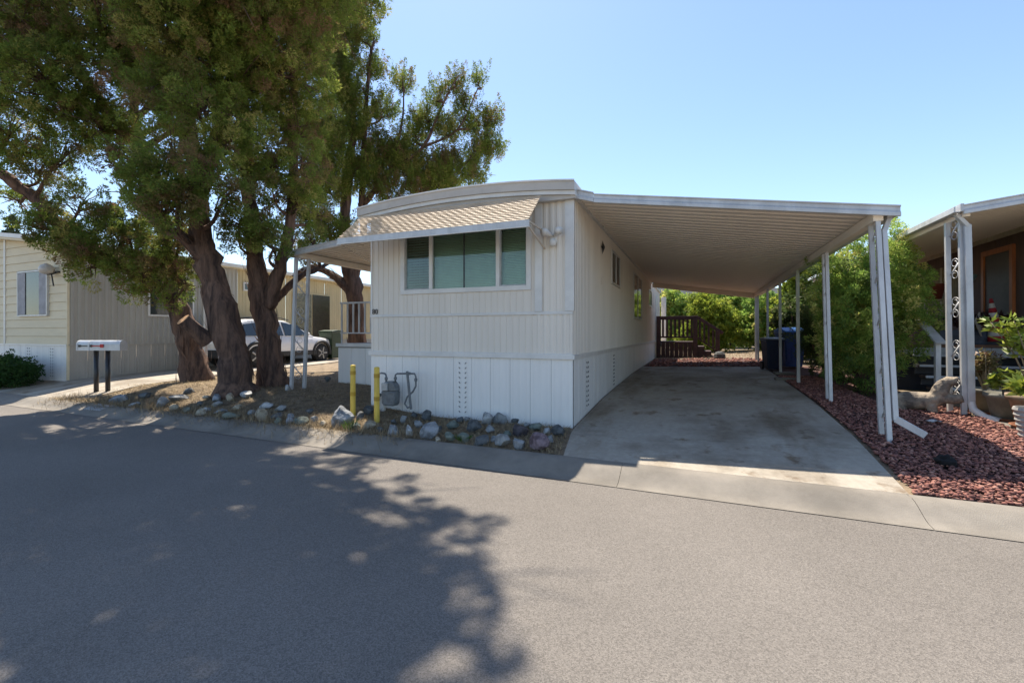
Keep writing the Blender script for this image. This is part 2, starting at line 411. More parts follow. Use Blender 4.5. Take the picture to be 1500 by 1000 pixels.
# skirting panels
def gz(x, y): return g(x, y)
def skirt(x0, x1, y0, y1, n, m, parent, nrm, ztop, grow=.0, nvent=()):
    nrm = Vector(nrm); p0 = Vector((x0, y0, 0)); p1 = Vector((x1, y1, 0)); t = (p1 - p0).normalized(); Lg = (p1 - p0).length; wd = Lg / n
    for k in range(n):
        q0 = p0 + t * (k * wd + .0015); q1 = p0 + t * ((k + 1) * wd - .0015); mb = MB(); N = 13
        prof = []
        for j in range(N):
            s_ = j / (N - 1); q = q0.lerp(q1, s_)
            h = .006 if j in (0, N - 1) else (.0045 if j % 4 == 2 else .0)
            prof.append(q + nrm * h)
        for q in prof: mb.v += [(q.x, q.y, gz(q.x, q.y) - .03), (q.x, q.y, ztop)]
        for j in range(N - 1):
            a = 2 * j; mb.f.append((a, a + 2, a + 3, a + 1))
        pn = mb.build('skirting_panel', m, parent, fix=True)
        if k in nvent:
            vb = MB(); c = q0.lerp(q1, .5) + nrm * .006
            for j in range(11):
                z = ztop - .1 - j * .078
                if z < gz(c.x, c.y) + .06: break
                for sd in (-1, 1):
                    a = c + t * sd * .055 + nrm * .004 + Vector((0, 0, z))
                    vb.bar(a + t * sd * -.012 + Vector((0, 0, -.012)), a + t * sd * .012 + Vector((0, 0, .012)), .008, .008)
            vb.build('vent_slots', M_DARK, pn)['kind'] = 'stuff'
skirt(XL, XR, YF, YF, 11, M_SKIRT, home, (0, -1, 0), ZS - .04, nvent=(5,))
skirt(XR, XR, YF, YB, 46, M_SKIRT, home, (1, 0, 0), ZS - .04, nvent=(2, 9))
skirt(XL, XL, YF, YB, 20, M_SKIRT, home, (-1, 0, 0), ZS - .04)
MB().box((XL + .02, YF + .02, .1), (XR - .02, YF + .04, ZS)).build('skirt_backing', M_DARK, home)
# bowed roof
def bow(x): t = (x - (XL + XR) / 2) / 1.9; return .115 * (1 - t * t)
rx0, rx1, ry0 = -5.45, -1.60, 6.30
outl = [(x, 3.66 + bow(x)) for x in np.linspace(rx0, rx1, 17)]
MB().profile([(x, z) for x, z in outl] + [(x, z - .13) for x, z in outl[::-1]], (0, ry0, 0), (1, 0, 0), (0, 0, 1), (0, 1, 0), YB + .25 - ry0).build('roof', M_ROOF, home, fix=True)
MB().profile([(x, z - .132) for x, z in outl] + [(x, z - .19) for x, z in outl[::-1]], (0, ry0 + .03, 0), (1, 0, 0), (0, 0, 1), (0, 1, 0), .14).build('fascia', M_TRIM, home, fix=True)
MB().profile([(x, z - .192) for x, z in outl] + [(x, 3.435) for x, z in outl[::-1]], (0, ry0 + .07, 0), (1, 0, 0), (0, 0, 1), (0, 1, 0), .13).build('fascia', M_ROOF, home, fix=True)
MB().box((XR - .0, YF - .12, 3.47), (XR + .06, YB + .2, 3.53)).build('eave_gutter', M_TRIM, home, bevel=.006)
MB().box((XL - .1, YF - .05, 3.47), (XL, YB + .2, 3.53)).build('eave_gutter', M_TRIM, home, bevel=.006)
# roof edge drip along the front
mb = MB()
for (xa, za), (xb, zb) in zip(outl, outl[1:]): mb.bar((xa, ry0 - .008, za + .004), (xb, ry0 - .008, zb + .004), .02, .022)
mb.build('drip_edge', M_TRIM, home)
# front window: frame, mullions, panes, blind
def wframe(x0, x1, z0, z1, y, wd, dp, m, parent, name='frame'):
    mb = MB(); mb.box((x0, y - dp, z0), (x0 + wd, y + .05, z1)).box((x1 - wd, y - dp, z0), (x1, y + .05, z1))
    mb.box((x0 + wd, y - dp + .002, z1 - wd), (x1 - wd, y + .05, z1)).box((x0 + wd, y - dp + .002, z0), (x1 - wd, y + .05, z0 + wd)); return mb.build(name, m, parent, bevel=.004)
win = thing('front_window', None, None, (WX0, YF, WZ0)); del_ = None
win.parent = home; win.matrix_parent_inverse = Matrix.Translation(home.location).inverted()
wframe(WX0 - .06, WX1 + .06, WZ0 - .06, WZ1 + .06, YF, .075, .03, M_TRIM, win)
for xm in (-4.07, -2.86): MB().box((xm - .03, YF - .024, WZ0 + .016), (xm + .03, YF + .04, WZ1)).build('mullion', M_TRIM, win, bevel=.003)
MB().box((-3.475, YF + .012, WZ0 + .016), (-3.455, YF + .03, WZ1)).build('meeting_rail', M_BLACK, win)
for a, b in ((WX0 + .016, -4.1), (-4.04, -3.476), (-3.454, -2.89), (-2.83, WX1 - .016)):
    MB().box((a, YF + .016, WZ0 + .017), (b, YF + .021, WZ1)).build('pane', M_GLASS, win)
for a, b in ((WX0 + .016, -4.1), (-2.83, WX1 - .016)):
    wframe(a, b, WZ0 + .017, WZ1, YF + .02, .02, .012, M_METERL, win, 'sash')
mb = MB(); z = WZ0 - .02
while z < WZ1 + .04:
    mb.bar((-4.08, YF + .10, z), (WX1 + .02, YF + .10, z), .032, .003, up=(0, -.65, .75)); z += .026
b_ = mb.build('blind', M_BLIND, win); b_['kind'] = 'stuff'
mb = MB(); z = WZ0 - .02
while z < WZ1 + .04:
    mb.bar((WX0 - .02, YF + .10, z), (-4.09, YF + .10, z), .032, .003, up=(0, .15, .99)); z += .045
b_ = mb.build('blind', M_BLIND, win); b_['kind'] = 'stuff'
# side windows (frame, panes)
def swin(y0, y1, z0, z1, parent):
    mb = MB(); x = XR
    for a, b in (((x, y0, z0), (x + .035, y0 + .05, z1)), ((x, y1 - .05, z0), (x + .035, y1, z1)), ((x, y0 + .05, z1 - .05), (x + .034, y1 - .05, z1)), ((x, y0 + .05, z0), (x + .034, y1 - .05, z0 + .05)), ((x, (y0 + y1) / 2 - .025, z0 + .05), (x + .032, (y0 + y1) / 2 + .025, z1 - .05))): mb.box(a, b)
    wn = mb.build('side_window', M_TRIM, parent, bevel=.003)
    for a, b in ((y0 + .05, (y0 + y1) / 2 - .025), ((y0 + y1) / 2 + .025, y1 - .05)):
        MB().box((x + .004, a, z0 + .05), (x + .018, b, z1 - .05)).build('pane', mat('dark_pane', (.035, .05, .05), .04, var=.1, spec=.8), wn)
for y0, y1, z0, z1 in ((9.62, 10.78, 2.54, 3.26), (13.25, 15.3, 1.92, 3.25), (17.7, 18.9, 2.53, 3.16)): swin(y0, y1, z0, z1, home)
MB().box((XR, 20.9, 1.2), (XR + .03, 21.8, 3.2)).build('side_door', M_TRIM, home, bevel=.005)
# slatted window awning
awn = thing('window_awning', None, None, (-3.7, 6.27, 3.45)); awn.parent = home; awn.matrix_parent_inverse = Matrix.Translation(home.location).inverted()
AX0, AX1, AYT, AYB, AZT, AZB = -5.31, -2.07, 6.285, 5.72, 3.495, 3.005
NS = 14
dirn = Vector((0, AYB - AYT, AZB - AZT)); sl_n = Vector((0, dirn.z, -dirn.y)).normalized()
if sl_n.z < 0: sl_n = -sl_n
nx = 110
base = None
for k in range(NS):
    t0, t1 = k / NS, (k + 1.25) / NS; mb = MB(); rows = []
    p0 = Vector((0, AYT, AZT)) + dirn * t0; p1 = Vector((0, AYT, AZT)) + dirn * min(1.02, t1)
    ins = .012 * k
    for j, (p, lift) in enumerate(((p0, .000), (p0.lerp(p1, .6), .020), (p1, .028), (p1, .012))):
        for i in range(nx + 1):
            s_ = i / nx; x = AX0 + (AX1 - AX0) * s_
            wv = .005 * (.5 + .5 * math.cos(2 * math.pi * (s_ * 27.5 + .5 * (k % 2)))) if j else 0
            q = p + sl_n * (lift + (wv if lift > .0 else 0)); mb.v.append((x, q.y, q.z))
    for j in range(3):
        for i in range(nx):
            a = j * (nx + 1) + i; mb.f.append((a, a + 1, a + nx + 2, a + nx + 1))
    mb.build('slat', M_AWN, awn, smooth=False)
MB().box((AX0 - .01, AYB - .025, AZB - .075), (AX1 + .01, AYB - .005, AZB + .008)).build('valance', M_ALU, awn, bevel=.003)
MB().box((AX0 - .01, AYB - .034, AZB - .09), (AX1 + .01, AYB + .004, AZB - .077)).build('valance', M_TRIM, awn)
for x in (AX0 + .01, AX1 - .02): MB().bar((x, AYB, AZB - .06), (x, YF - .03, AZB - .25), .02, .02).build('support_arm', M_AWN, awn)
MB().box((AX0 + .01, AYB + .01, AZB - .01), (AX0 + .03, AYT, AZB + .012)).build('support_arm', M_AWN, awn)
MB().box((AX1 - .03, AYB + .01, AZB - .01), (AX1 - .01, AYT, AZB + .012)).build('support_arm', M_AWN, awn)
# house number
def text(s, size, loc, rot, m, name, parent, ext=.004):
    cu = bpy.data.curves.new(name, 'FONT'); cu.body = s; cu.size = size; cu.extrude = ext
    o = bpy.data.objects.new(name, cu); COL.objects.link(o); o.location = loc; o.rotation_euler = rot
    bpy.context.view_layer.update()
    me = bpy.data.meshes.new_from_object(o.evaluated_get(bpy.context.evaluated_depsgraph_get())); bpy.data.objects.remove(o)
    me.transform(Matrix.Translation(loc) @ Matrix.Rotation(rot[0], 4, 'X') if rot[2] == 0 else Matrix.Translation(loc) @ Matrix.Rotation(rot[2], 4, 'Z') @ Matrix.Rotation(rot[0], 4, 'X'))
    me.materials.clear(); return link(name, me, m, parent)
text('80', .125, (XL + .035, YF - .020, ZB + .035), (R(90), 0, 0), M_BLACK, 'house_number', home)
# flood light
fl = Vector((-1.95, YF - .02, 2.90)); mb = MB()
mb.box((fl.x - .05, fl.y - .04, fl.z - .07), (fl.x + .05, fl.y + .02, fl.z + .05))
fo = mb.build('floodlight', M_TRIM, home, bevel=.012)
for sx in (-1, 1):
    a = fl + Vector((sx * .05, -.06, .05)); q = a + Vector((sx * .05, -.07, .03))
    MB().tube([a - Vector((sx * .04, -.03, .03)), a, q, q + Vector((sx * .03, -.03, -.01))], [.02, .035, .055, .06], 12).build('lamp_head', M_TRIM, fo, smooth=True)
MB().lathe([(.02, -.13), (.05, -.11), (.055, -.06), (.04, -.02)], (fl.x + .0, fl.y - .06, fl.z), 12).build('motion_sensor', M_TRIM, fo, smooth=True)
st = MB(); c = Vector((XR + .02, 8.62, 3.12)); pts = []
for k in range(8): a = k * math.pi / 4; r_ = .13 if k % 2 == 0 else .04; pts.append((r_ * math.sin(a), r_ * math.cos(a)))
st.add([(c.x, c.y + a, c.z + b) for a, b in pts] + [(c.x + .05, c.y, c.z)], [(k, (k + 1) % 8, 8) for k in range(8)] + [tuple(range(8))[::-1]])
tag(st.build('star_ornament', M_BLACK, fix=True), 'dark metal star ornament hung on the beige side wall under the carport', 'ornament')
MB().box((XR + .0, 8.52, 2.42), (XR + .02, 8.60, 2.56)).build('outlet_cover', M_SIDING, home, bevel=.004)

# ------------------------------------------------------------------ post with scrollwork
def scroll(c, r, ax, n=14, turns=1.4):
    pts = []
    for k in range(n + 1):
        a = turns * 2 * math.pi * k / n; rr = r * (1 - .6 * k / n)
        pts.append(Vector(c) + Vector(ax) * (rr * math.cos(a)) + Vector((0, 0, rr * math.sin(a))))
    return pts
def lace_post(parent, base, top, sep, ax, tw=.045, tw2=None, zb=None):
    """two square tubes with flat iron scrolls between"""
    base = Vector(base); top = Vector(top); ax = Vector(ax)
    mb = MB()
    mb.bar(base - ax * sep / 2, top - ax * sep / 2, tw, tw, up=(0, 1, 0)).bar(base + ax * sep / 2, top + ax * sep / 2, tw2 or tw, tw, up=(0, 1, 0))
    po = mb.build('post', M_ALU, parent, bevel=.005)
    h = sep / 2 - tw / 2
    for t in (.10, .30, .52, .72, .92):
        c = base.lerp(top, t); sc = MB()
        sc.tube(scroll(c + ax * 0, h * .8, ax, turns=1.3), .005, 5); sc.tube(scroll(c + Vector((0, 0, h * 1.9)), h * .8, -ax, turns=1.3), .005, 5)
        sc.bar(c + ax * h * .8 + Vector((0, 0, 0)), c - ax * h * .8 + Vector((0, 0, h * 1.9)), .008, .02)
        sc.build('scroll', M_ALU, po, smooth=True)['kind'] = 'stuff'
    return po
# ------------------------------------------------------------------ pan roof (parts: one pan after another)
def pan_roof(parent, xa, za, xb, zb, y0, y1, pitch, m, nrib=2, depth=.03):
    """pans run from (xa,za) to (xb,zb) and repeat along Y"""
    U = Vector((xb - xa, 0, zb - za)); n = max(1, round((y1 - y0) / pitch)); pw = (y1 - y0) / n
    N = Vector((-(zb - za), 0, xb - xa)).normalized()
    if N.z < 0: N = -N
    prof = []
    for r_ in range(nrib):
        o = r_ / nrib; q = 1 / nrib
        prof += [(o + .02 * q, 0), (o + .55 * q, 0), (o + .68 * q, 1), (o + .87 * q, 1), (o + 1.0 * q - .001, 0)]
    mb = MB(); th = .012
    for a, h in prof:
        for E in (0, 1):
            for dz in (0, th):
                p = Vector((xa, a * pw, za)) + U * E + N * (h * depth + dz); mb.v.append(tuple(p))
    for i in range(len(prof) - 1):
        a = 4 * i; b = a + 4
        mb.f += [(a, b, b + 2, a + 2), (a + 1, a + 3, b + 3, b + 1)]
        mb.f += [(a, a + 1, b + 1, b), (a + 2, b + 2, b + 3, a + 3)]
    me = mb.mesh('roof_panel'); bm = bmesh.new(); bm.from_mesh(me); bmesh.ops.recalc_face_normals(bm, faces=bm.faces); bm.to_mesh(me); bm.free(); me.materials.append(m)
    for k in range(n):
        o = bpy.data.objects.new('roof_panel', me); COL.objects.link(o); o.location = (0, y0 + k * pw, 0)
        o.parent = parent; o.matrix_parent_inverse = Matrix.Translation(parent_origin(parent)).inverted()
# ------------------------------------------------------------------ carport
BX, BZ = 1.985, 2.82
CY0, CY1 = 6.52, 18.6
cp = thing('carport', 'long aluminium carport roof on scroll posts over the concrete driveway', 'carport', (BX, CY0, .31))
xe = 2.17
zp = lambda x: 3.49 - (x + 1.665) * .152     # underside of the pans
pan_roof(cp, XR + .03, zp(XR + .03), xe - .03, zp(xe - .03), CY0 + .03, CY1, .40, M_PAN, depth=.045)
def front_fascia(parent, xa, xb, zf, y, h, m, under=.0):
    prof = [(0, -under), (.012, -under), (.012, h * .35), (-.01, h * .45), (-.01, h * .9), (.02, h), (-.03, h), (-.03, h - .012), (-.0, h - .02)]
    A = Vector((xa, y, zf(xa))); B = Vector((xb, y, zf(xb))); t = (B - A)
    mb = MB(); n = 4; pr = [(-.035, -.015), (-.035, .03), (-.015, .05), (-.015, h * .8), (-.03, h * .85), (-.03, h), (.03, h), (.03, h - .02), (.0, h - .03), (.0, -.015)]
    for P in (A, B):
        for a, b in pr: mb.v.append((P.x, P.y + a, P.z + b))
    n = len(pr); mb.f += [tuple(range(n)), tuple(range(n, 2 * n))[::-1]] + [(k, n + k, n + (k + 1) % n, (k + 1) % n) for k in range(n)]
    return mb.build('fascia', m, parent, fix=True, bevel=.004)
front_fascia(cp, XR + .30, xe, lambda x: zp(x) - .055, CY0, .115, M_ALU)
front_fascia(cp, XR - .02, XR + .298, lambda x: zp(x) - .05 + (.05 if x < XR + .1 else .0), CY0 - .006, .13, M_ALU)
MB().bar((XR + .08, CY1, zp(XR) - .09), (BX + .12, CY1, zp(BX) - .09), .06, .20).build('end_beam', M_PAN, cp, bevel=.006)
MB().box((BX - .05, CY0 + .06, BZ), (BX + .05, CY1 + .06, zp(BX) - .005)).build('beam', M_PAN, cp, bevel=.006)
mb = MB(); mb.box((xe - .03, CY0 + .02, zp(xe) - .045), (xe - .0, CY1, zp(xe) + .055)); mb.box((xe - .10, CY0 + .02, zp(xe) - .052), (xe - .031, CY1, zp(xe) - .04)); mb.build('gutter', M_ALU, cp, bevel=.004)
for i, (yt, yb) in enumerate(((6.72, 6.46), (8.98, 8.76), (11.2, 11.1), (13.4, 13.3), (15.6, 15.5), (17.9, 17.8), (18.5, 18.4))):
    if i < 2: lace_post(cp, (BX + (.03 if i == 0 else .01), yb, g(BX, yb) - .03), (BX, yt, BZ), .23 if i == 0 else .2, (0, 1, 0), .05)
    else: MB().bar((BX, yb, g(BX, yb) - .03), (BX, yt, BZ), .06, .06, up=(0, 1, 0)).build('post', M_ALU, cp, bevel=.005)
# downspout with elbow
mb = MB(); bx = BX + .065
mb.bar((xe - .06, 6.66, zp(xe) - .05), (bx, 6.62, 2.70), .05, .07, up=(0, 1, 0)); mb.bar((bx, 6.62, 2.72), (bx + .025, 6.36, .52), .05, .06, up=(0, 1, 0)); mb.build('downspout', M_ALU, cp, bevel=.006)
MB().bar((bx + .025, 6.36, .54), (bx + .27, 6.30, .385), .055, .075).build('downspout_elbow', M_ALU, cp, bevel=.006)
# ------------------------------------------------------------------ porch awning and deck beside the home
pa = thing('porch_awning', 'small grey aluminium porch awning on a scroll post beside the house number', 'awning', (-7.6, 7.1, .35))
zq = lambda x: 3.43 + (x - XL) * .10
pan_roof(pa, -7.92, zq(-7.92), XL - .02, zq(XL - .02), 7.14, 13.0, .30, M_PAN)
front_fascia(pa, -7.95, XL - .0, lambda x: zq(x) - .055, 7.11, .115, M_ALU)
MB().box((-7.72, 7.15, zq(-7.7) - .12), (-7.62, 13.0, zq(-7.7) - .005)).build('beam', M_PAN, pa, bevel=.006)
MB().box((-7.98, 7.12, zq(-7.95) - .05), (-7.93, 13.0, zq(-7.95) + .05)).build('gutter', M_ALU, pa, bevel=.004)
lace_post(pa, (-7.62, 7.05, g(-7.6, 7.05) - .03), (-7.67, 7.22, zq(-7.7) - .12), .26, (.35, .94, 0), .06)
MB().bar((-7.67, 12.4, g(-7.6, 12.4) - .03), (-7.67, 12.4, zq(-7.7) - .12), .06, .06, up=(0, 1, 0)).build('post', M_ALU, pa)
dk = thing('porch_deck', 'raised porch deck boxed in with pale boards and topped by a metal railing', 'porch', (-6.5, 8.15, .38))
DX0, DY0, DY1, DZ = -7.60, 8.15, 12.6, 1.27
MB().box((DX0, DY0 + .02, DZ - .10), (XL - .02, DY1, DZ)).build('deck_floor', mat('deck_grey', (.30, .29, .27), .7), dk, bevel=.006)
MB().box((DX0 - .03, DY0 - .03, DZ - .075), (XL - .02, DY0 + .02, DZ - .0)).build('deck_trim', M_TRIM, dk, bevel=.004)
for k in range(6):
    a = DX0 + k * .385
    MB().box((a + .003, DY0 + .02, g(a, DY0) - .05), (min(a + .382, XL - .03), DY0 + .045, DZ - .1)).build('skirt_board', M_SKIRT, dk, bevel=.003)
for k in range(11):
    a = DY0 + .05 + k * .4
    MB().box((DX0, a + .003, g(DX0, a) - .05), (DX0 + .03, a + .397, DZ - .1)).build('skirt_board', M_SKIRT, dk, bevel=.003)
rl = MB().box((DX0 + .02, DY0 + .05, DZ + .90), (XL - .05, DY0 + .10, DZ + .94)).box((DX0 + .02, DY0 + .06, DZ + .22), (XL - .05, DY0 + .09, DZ + .25)).build('railing', M_ALU, dk, bevel=.003)
for k in range(14):
    x = DX0 + .04 + k * .165
    if x > XL - .06: break
    MB().box((x, DY0 + .062, DZ + .001 if k % 7 == 0 else DZ + .25), (x + .035, DY0 + .088, DZ + .90)).build('baluster', M_ALU, rl)

# ------------------------------------------------------------------ back steps
bs = thing('back_steps', 'dark red wooden steps and landing with railing at the far end of the carport', 'steps', (-.8, 20.9, .5))
SX0, SX1, SY0, SY1, SZ = -1.60, .02, 20.7, 22.0, 1.15
gs = .5
MB().box((SX0, SY0 + .02, SZ - .05), (SX1, SY1, SZ)).build('landing', M_STEP, bs, bevel=.005)
for k in range(9):
    a = SX0 + k * .18; MB().box((a + .003, SY0, gs - .06), (a + .177, SY0 + .025, SZ - .02)).build('skirt_board', M_STEP, bs, bevel=.003)
for x, zt in ((SX0 + .08, 2.24), (SX1 - .06, 2.24)): MB().box((x - .09, SY0 - .05, gs - .05), (x + .09, SY0 + .07, zt)).build('newel_post', M_STEP, bs, bevel=.008)
MB().box((SX0, SY0 - .03, 2.08), (SX1 + .02, SY0 + .07, 2.23)).build('hand_rail', M_STEP, bs, bevel=.006)
MB().box((SX0, SY0 - .01, 1.30), (SX1, SY0 + .04, 1.37)).build('bottom_rail', M_STEP, bs, bevel=.004)
for k in range(8):
    x = SX0 + .22 + k * .165; MB().box((x, SY0 - .0, 1.36), (x + .085, SY0 + .035, 2.10)).build('baluster', M_STEP, bs)
for k in range(3):
    z = SZ - .2 * (k + 1); MB().box((SX1 + .27 * k, SY0 + .03, gs - .06), (SX1 + .27 * (k + 1) + .02, SY1, z)).build('step', M_STEP, bs, bevel=.005)
nx_, nz_ = SX1 + .80, 1.62
MB().box((nx_ - .08, SY0 - .05, gs - .05), (nx_ + .08, SY0 + .07, nz_)).build('newel_post', M_STEP, bs, bevel=.008)
MB().bar((SX1, SY0 + .02, 2.18), (nx_ + .2, SY0 + .02, 1.50), .09, .13).build('hand_rail', M_STEP, bs, bevel=.006)
MB().bar((SX1, SY0 + .02, 1.33), (nx_, SY0 + .02, .72), .05, .06).build('bottom_rail', M_STEP, bs)
for k in range(4):
    t = (k + .7) / 4.7; x = SX1 + t * .8; MB().box((x - .04, SY0, 1.33 - .6 * t), (x + .04, SY0 + .035, 2.16 - .66 * t)).build('baluster', M_STEP, bs)
tag(MB().box((-1.63, 23.9, .5), (-1.40, 24.1, 3.3)).build('white_post', M_TRIM, bevel=.01), 'white square column behind the dark red landing', 'column')

# ------------------------------------------------------------------ gas meter and bollards
def meter():
    p = gp(566, 606); p = Vector((p.x, YF - .26, g(p.x, YF - .26)))
    t = thing('gas_meter', 'grey gas meter with looped pipe in front of the white skirting', 'gas meter', p)
    c = p + Vector((.02, 0, .40)); mb = MB()
    mb.profile([(-.17, -.20), (-.13, -.25), (.13, -.25), (.17, -.20), (.19, .05), (-.19, .05)], c - Vector((0, .1, 0)), (1, 0, 0), (0, 0, 1), (0, 1, 0), .2)
    mb.build('meter_body', M_METER, t, bevel=.025, fix=True)
    mb = MB(); mb.profile([(-.19, .052), (.19, .052), (.17, .17), (.09, .25), (-.09, .25), (-.17, .17)], c - Vector((0, .09, 0)), (1, 0, 0), (0, 0, 1), (0, 1, 0), .18)
    tp = mb.build('meter_head', M_METER, t, bevel=.02, fix=True)
    MB().box((c.x - .15, c.y - .135, c.z + .06), (c.x + .0, c.y - .09, c.z + .22)).build('index_box', M_METERL, tp, bevel=.012)
    pr = .019
    a = c + Vector((-.12, 0, .24)); MB().tube([a, a + Vector((0, 0, .12)), a + Vector((-.03, 0, .16)), a + Vector((-.12, 0, .17)), a + Vector((-.2, .0, .15)), a + Vector((-.21, 0, -.65))], pr, 10).build('pipe', M_METER, t, smooth=True)
    a = c + Vector((.12, 0, .24)); q = a + Vector((.34, .02, .18))
    MB().tube([a, a + Vector((0, 0, .14)), a + Vector((.05, 0, .17)), q, q + Vector((.14, 0, -.0)), q + Vector((.17, 0, -.06)), q + Vector((.17, 0, -.25)), q + Vector((.10, 0, -.36)), q + Vector((-.05, 0, -.48)), q + Vector((-.11, 0, -.62)), q + Vector((-.04, 0, -.70)), q + Vector((.06, 0, -.66))], pr, 10).build('pipe', M_METER, t, smooth=True)
    MB().bar(q + Vector((-.03, -.03, .05)), q + Vector((.07, -.03, -.72)), .05, .03).build('support_bar', M_METER, t, bevel=.004)
    for s_ in (a + Vector((0, 0, .07)), q + Vector((.17, 0, -.12)), q + Vector((0, 0, 0)), c + Vector((-.12, 0, .30))):
        MB().lathe([(.03, -.03), (.034, -.02), (.034, .02), (.03, .03)], s_, 8).build('pipe_fitting', M_METER, t)
    MB().lathe([(.06, -.03), (.07, -.02), (.07, .02), (.06, .03)], c + Vector((-.33, 0, -.05)), 12).build('regulator', M_METER, t, smooth=True)
    MB().box((c.x - .37, c.y + .08, p.z), (c.x - .25, c.y + .16, c.z - .1)).build('meter_post', M_TRIM, t)
    t.scale = (.76, .76, .8)
meter()
def bollard(u, v, htop, lab):
    p = gp(u, v); d = depth(p); h = (v - htop) / F_PX * d; r = .042
    t = thing('bollard', lab, 'bollard', p)
    MB().lathe([(r, -.15), (r, h - .02), (r * .8, h - .005), (r * .3, h)], p, 18).build('pole', M_YEL, t, smooth=False)
    for f_ in (.38, .80): MB().lathe([(r + .003, h * f_ - .0), (r + .003, h * f_ + .062)], p, 18).build('band', M_YELB, t)
bollard(517, 607, 534, 'yellow bollard with dark yellow bands beside the large speckled boulder')
bollard(552, 617, 537, 'yellow bollard with dark yellow bands right in front of the gas meter')

# ------------------------------------------------------------------ rocks of the border and the mound
ROCKC = {'blue': [(.19, .205, .22), (.37, .39, .41)], 'green': [(.12, .15, .125), (.24, .27, .22)], 'dark': [(.075, .08, .085), (.15, .16, .16)],
         'white': [(.30, .31, .31), (.62, .62, .60)], 'tan': [(.30, .25, .18), (.50, .44, .33)], 'grey': [(.22, .23, .24), (.38, .39, .38)],
         'purple': [(.12, .08, .09), (.30, .22, .24)], 'plum': [(.055, .045, .052), (.12, .10, .11)]}
def rockmat(k):
    lo, hi = ROCKC[k]; return mat('rock_' + k, tuple(c * .75 for c in hi), .85, vscale=9, bump=.8, bscale=22, col2=tuple(c * .7 for c in lo), fac=(.42, .58))
RL = {'blue': 'blue-grey speckled rock', 'green': 'dull green rock', 'dark': 'dark grey rough rock', 'white': 'pale white-streaked rock', 'tan': 'tan sandy rock', 'grey': 'mid-grey rough rock', 'purple': 'pinkish purple mottled rock', 'plum': 'very dark plum-coloured rock'}
FR = 'in the border along the white skirting'; MR = 'on the bare mound below the trees'
USED = {}
def rock(u, v, wpx, hpx, kind, where, label=None, cat='rock'):
    p = gp(u, v - hpx * .12); d = depth(p); rw = wpx / F_PX * d / 2; rh = hpx / F_PX * d
    bm = bmesh.new(); bmesh.ops.create_icosphere(bm, subdivisions=3, radius=1); rs = random.Random(int(u * 31 + v * 7)); sd = rs.random() * 100
    cuts_ = [(Vector((rs.gauss(0, 1), rs.gauss(0, 1), rs.gauss(0, .8))).normalized(), rs.uniform(.45, .85)) for _ in range(15)]
    for vt in bm.verts:
        q = vt.co.normalized()
        for n_, o_ in cuts_:
            dd = q.dot(n_)
            if dd > o_: q = q - n_ * (dd - o_) * .97
        q *= 1 + .13 * noise.noise(q * 1.7 + Vector((sd, 0, 0))) + .05 * noise.noise(q * 5 + Vector((0, sd, 0)))
        vt.co = Vector((q.x * rw * 1.08, q.y * rw * rs.choice((.9,)) , q.z * rh * .62))
    rz = rs.uniform(0, 6.3); tl = rs.uniform(-.25, .25)
    bmesh.ops.transform(bm, matrix=Matrix.Rotation(rz * .0 + tl, 4, 'Y'), verts=bm.verts)
    me = bpy.data.meshes.new('rock'); bm.to_mesh(me); bm.free()
    o = link('rock', me, rockmat(kind)); o.location = p + Vector((0, rw * .5, rh * .33))
    if not label:
        sz = 'small ' if wpx < 15 else ('' if wpx < 23 else 'large '); shp = 'flat ' if hpx < wpx * .52 else ('upright ' if hpx > wpx * .88 else '')
        if where == FR:
            z_ = 'beside the gas meter' if u < 566 else 'between gas meter and vent slots' if u < 645 else 'before the skirting vent slots' if u < 705 else 'between vent slots and house corner' if u < 765 else 'by the house corner at the driveway'
            b_ = ', against the skirting' if p.y > 6.0 else (', at the curb edge' if p.y < 5.45 else ', mid-border')
        else:
            z_ = 'near the mailbox posts' if u < 262 else 'below the twisted trunks' if u < 345 else 'in the cluster before the awning post' if u < 445 else 'by the porch deck'
            b_ = ', high on the mound' if p.y > 6.1 else (', low by the curb' if p.y < 5.5 else '')
        label = sz + shp + RL[kind] + ' ' + z_ + b_
        if label in USED: label += ', nearer the curb' if p.y < USED[label] else ', farther back'
        USED[label] = p.y; grp = None
    else: grp = None
    tag(o, label, cat, grp)
FR = 'in the border along the white skirting'
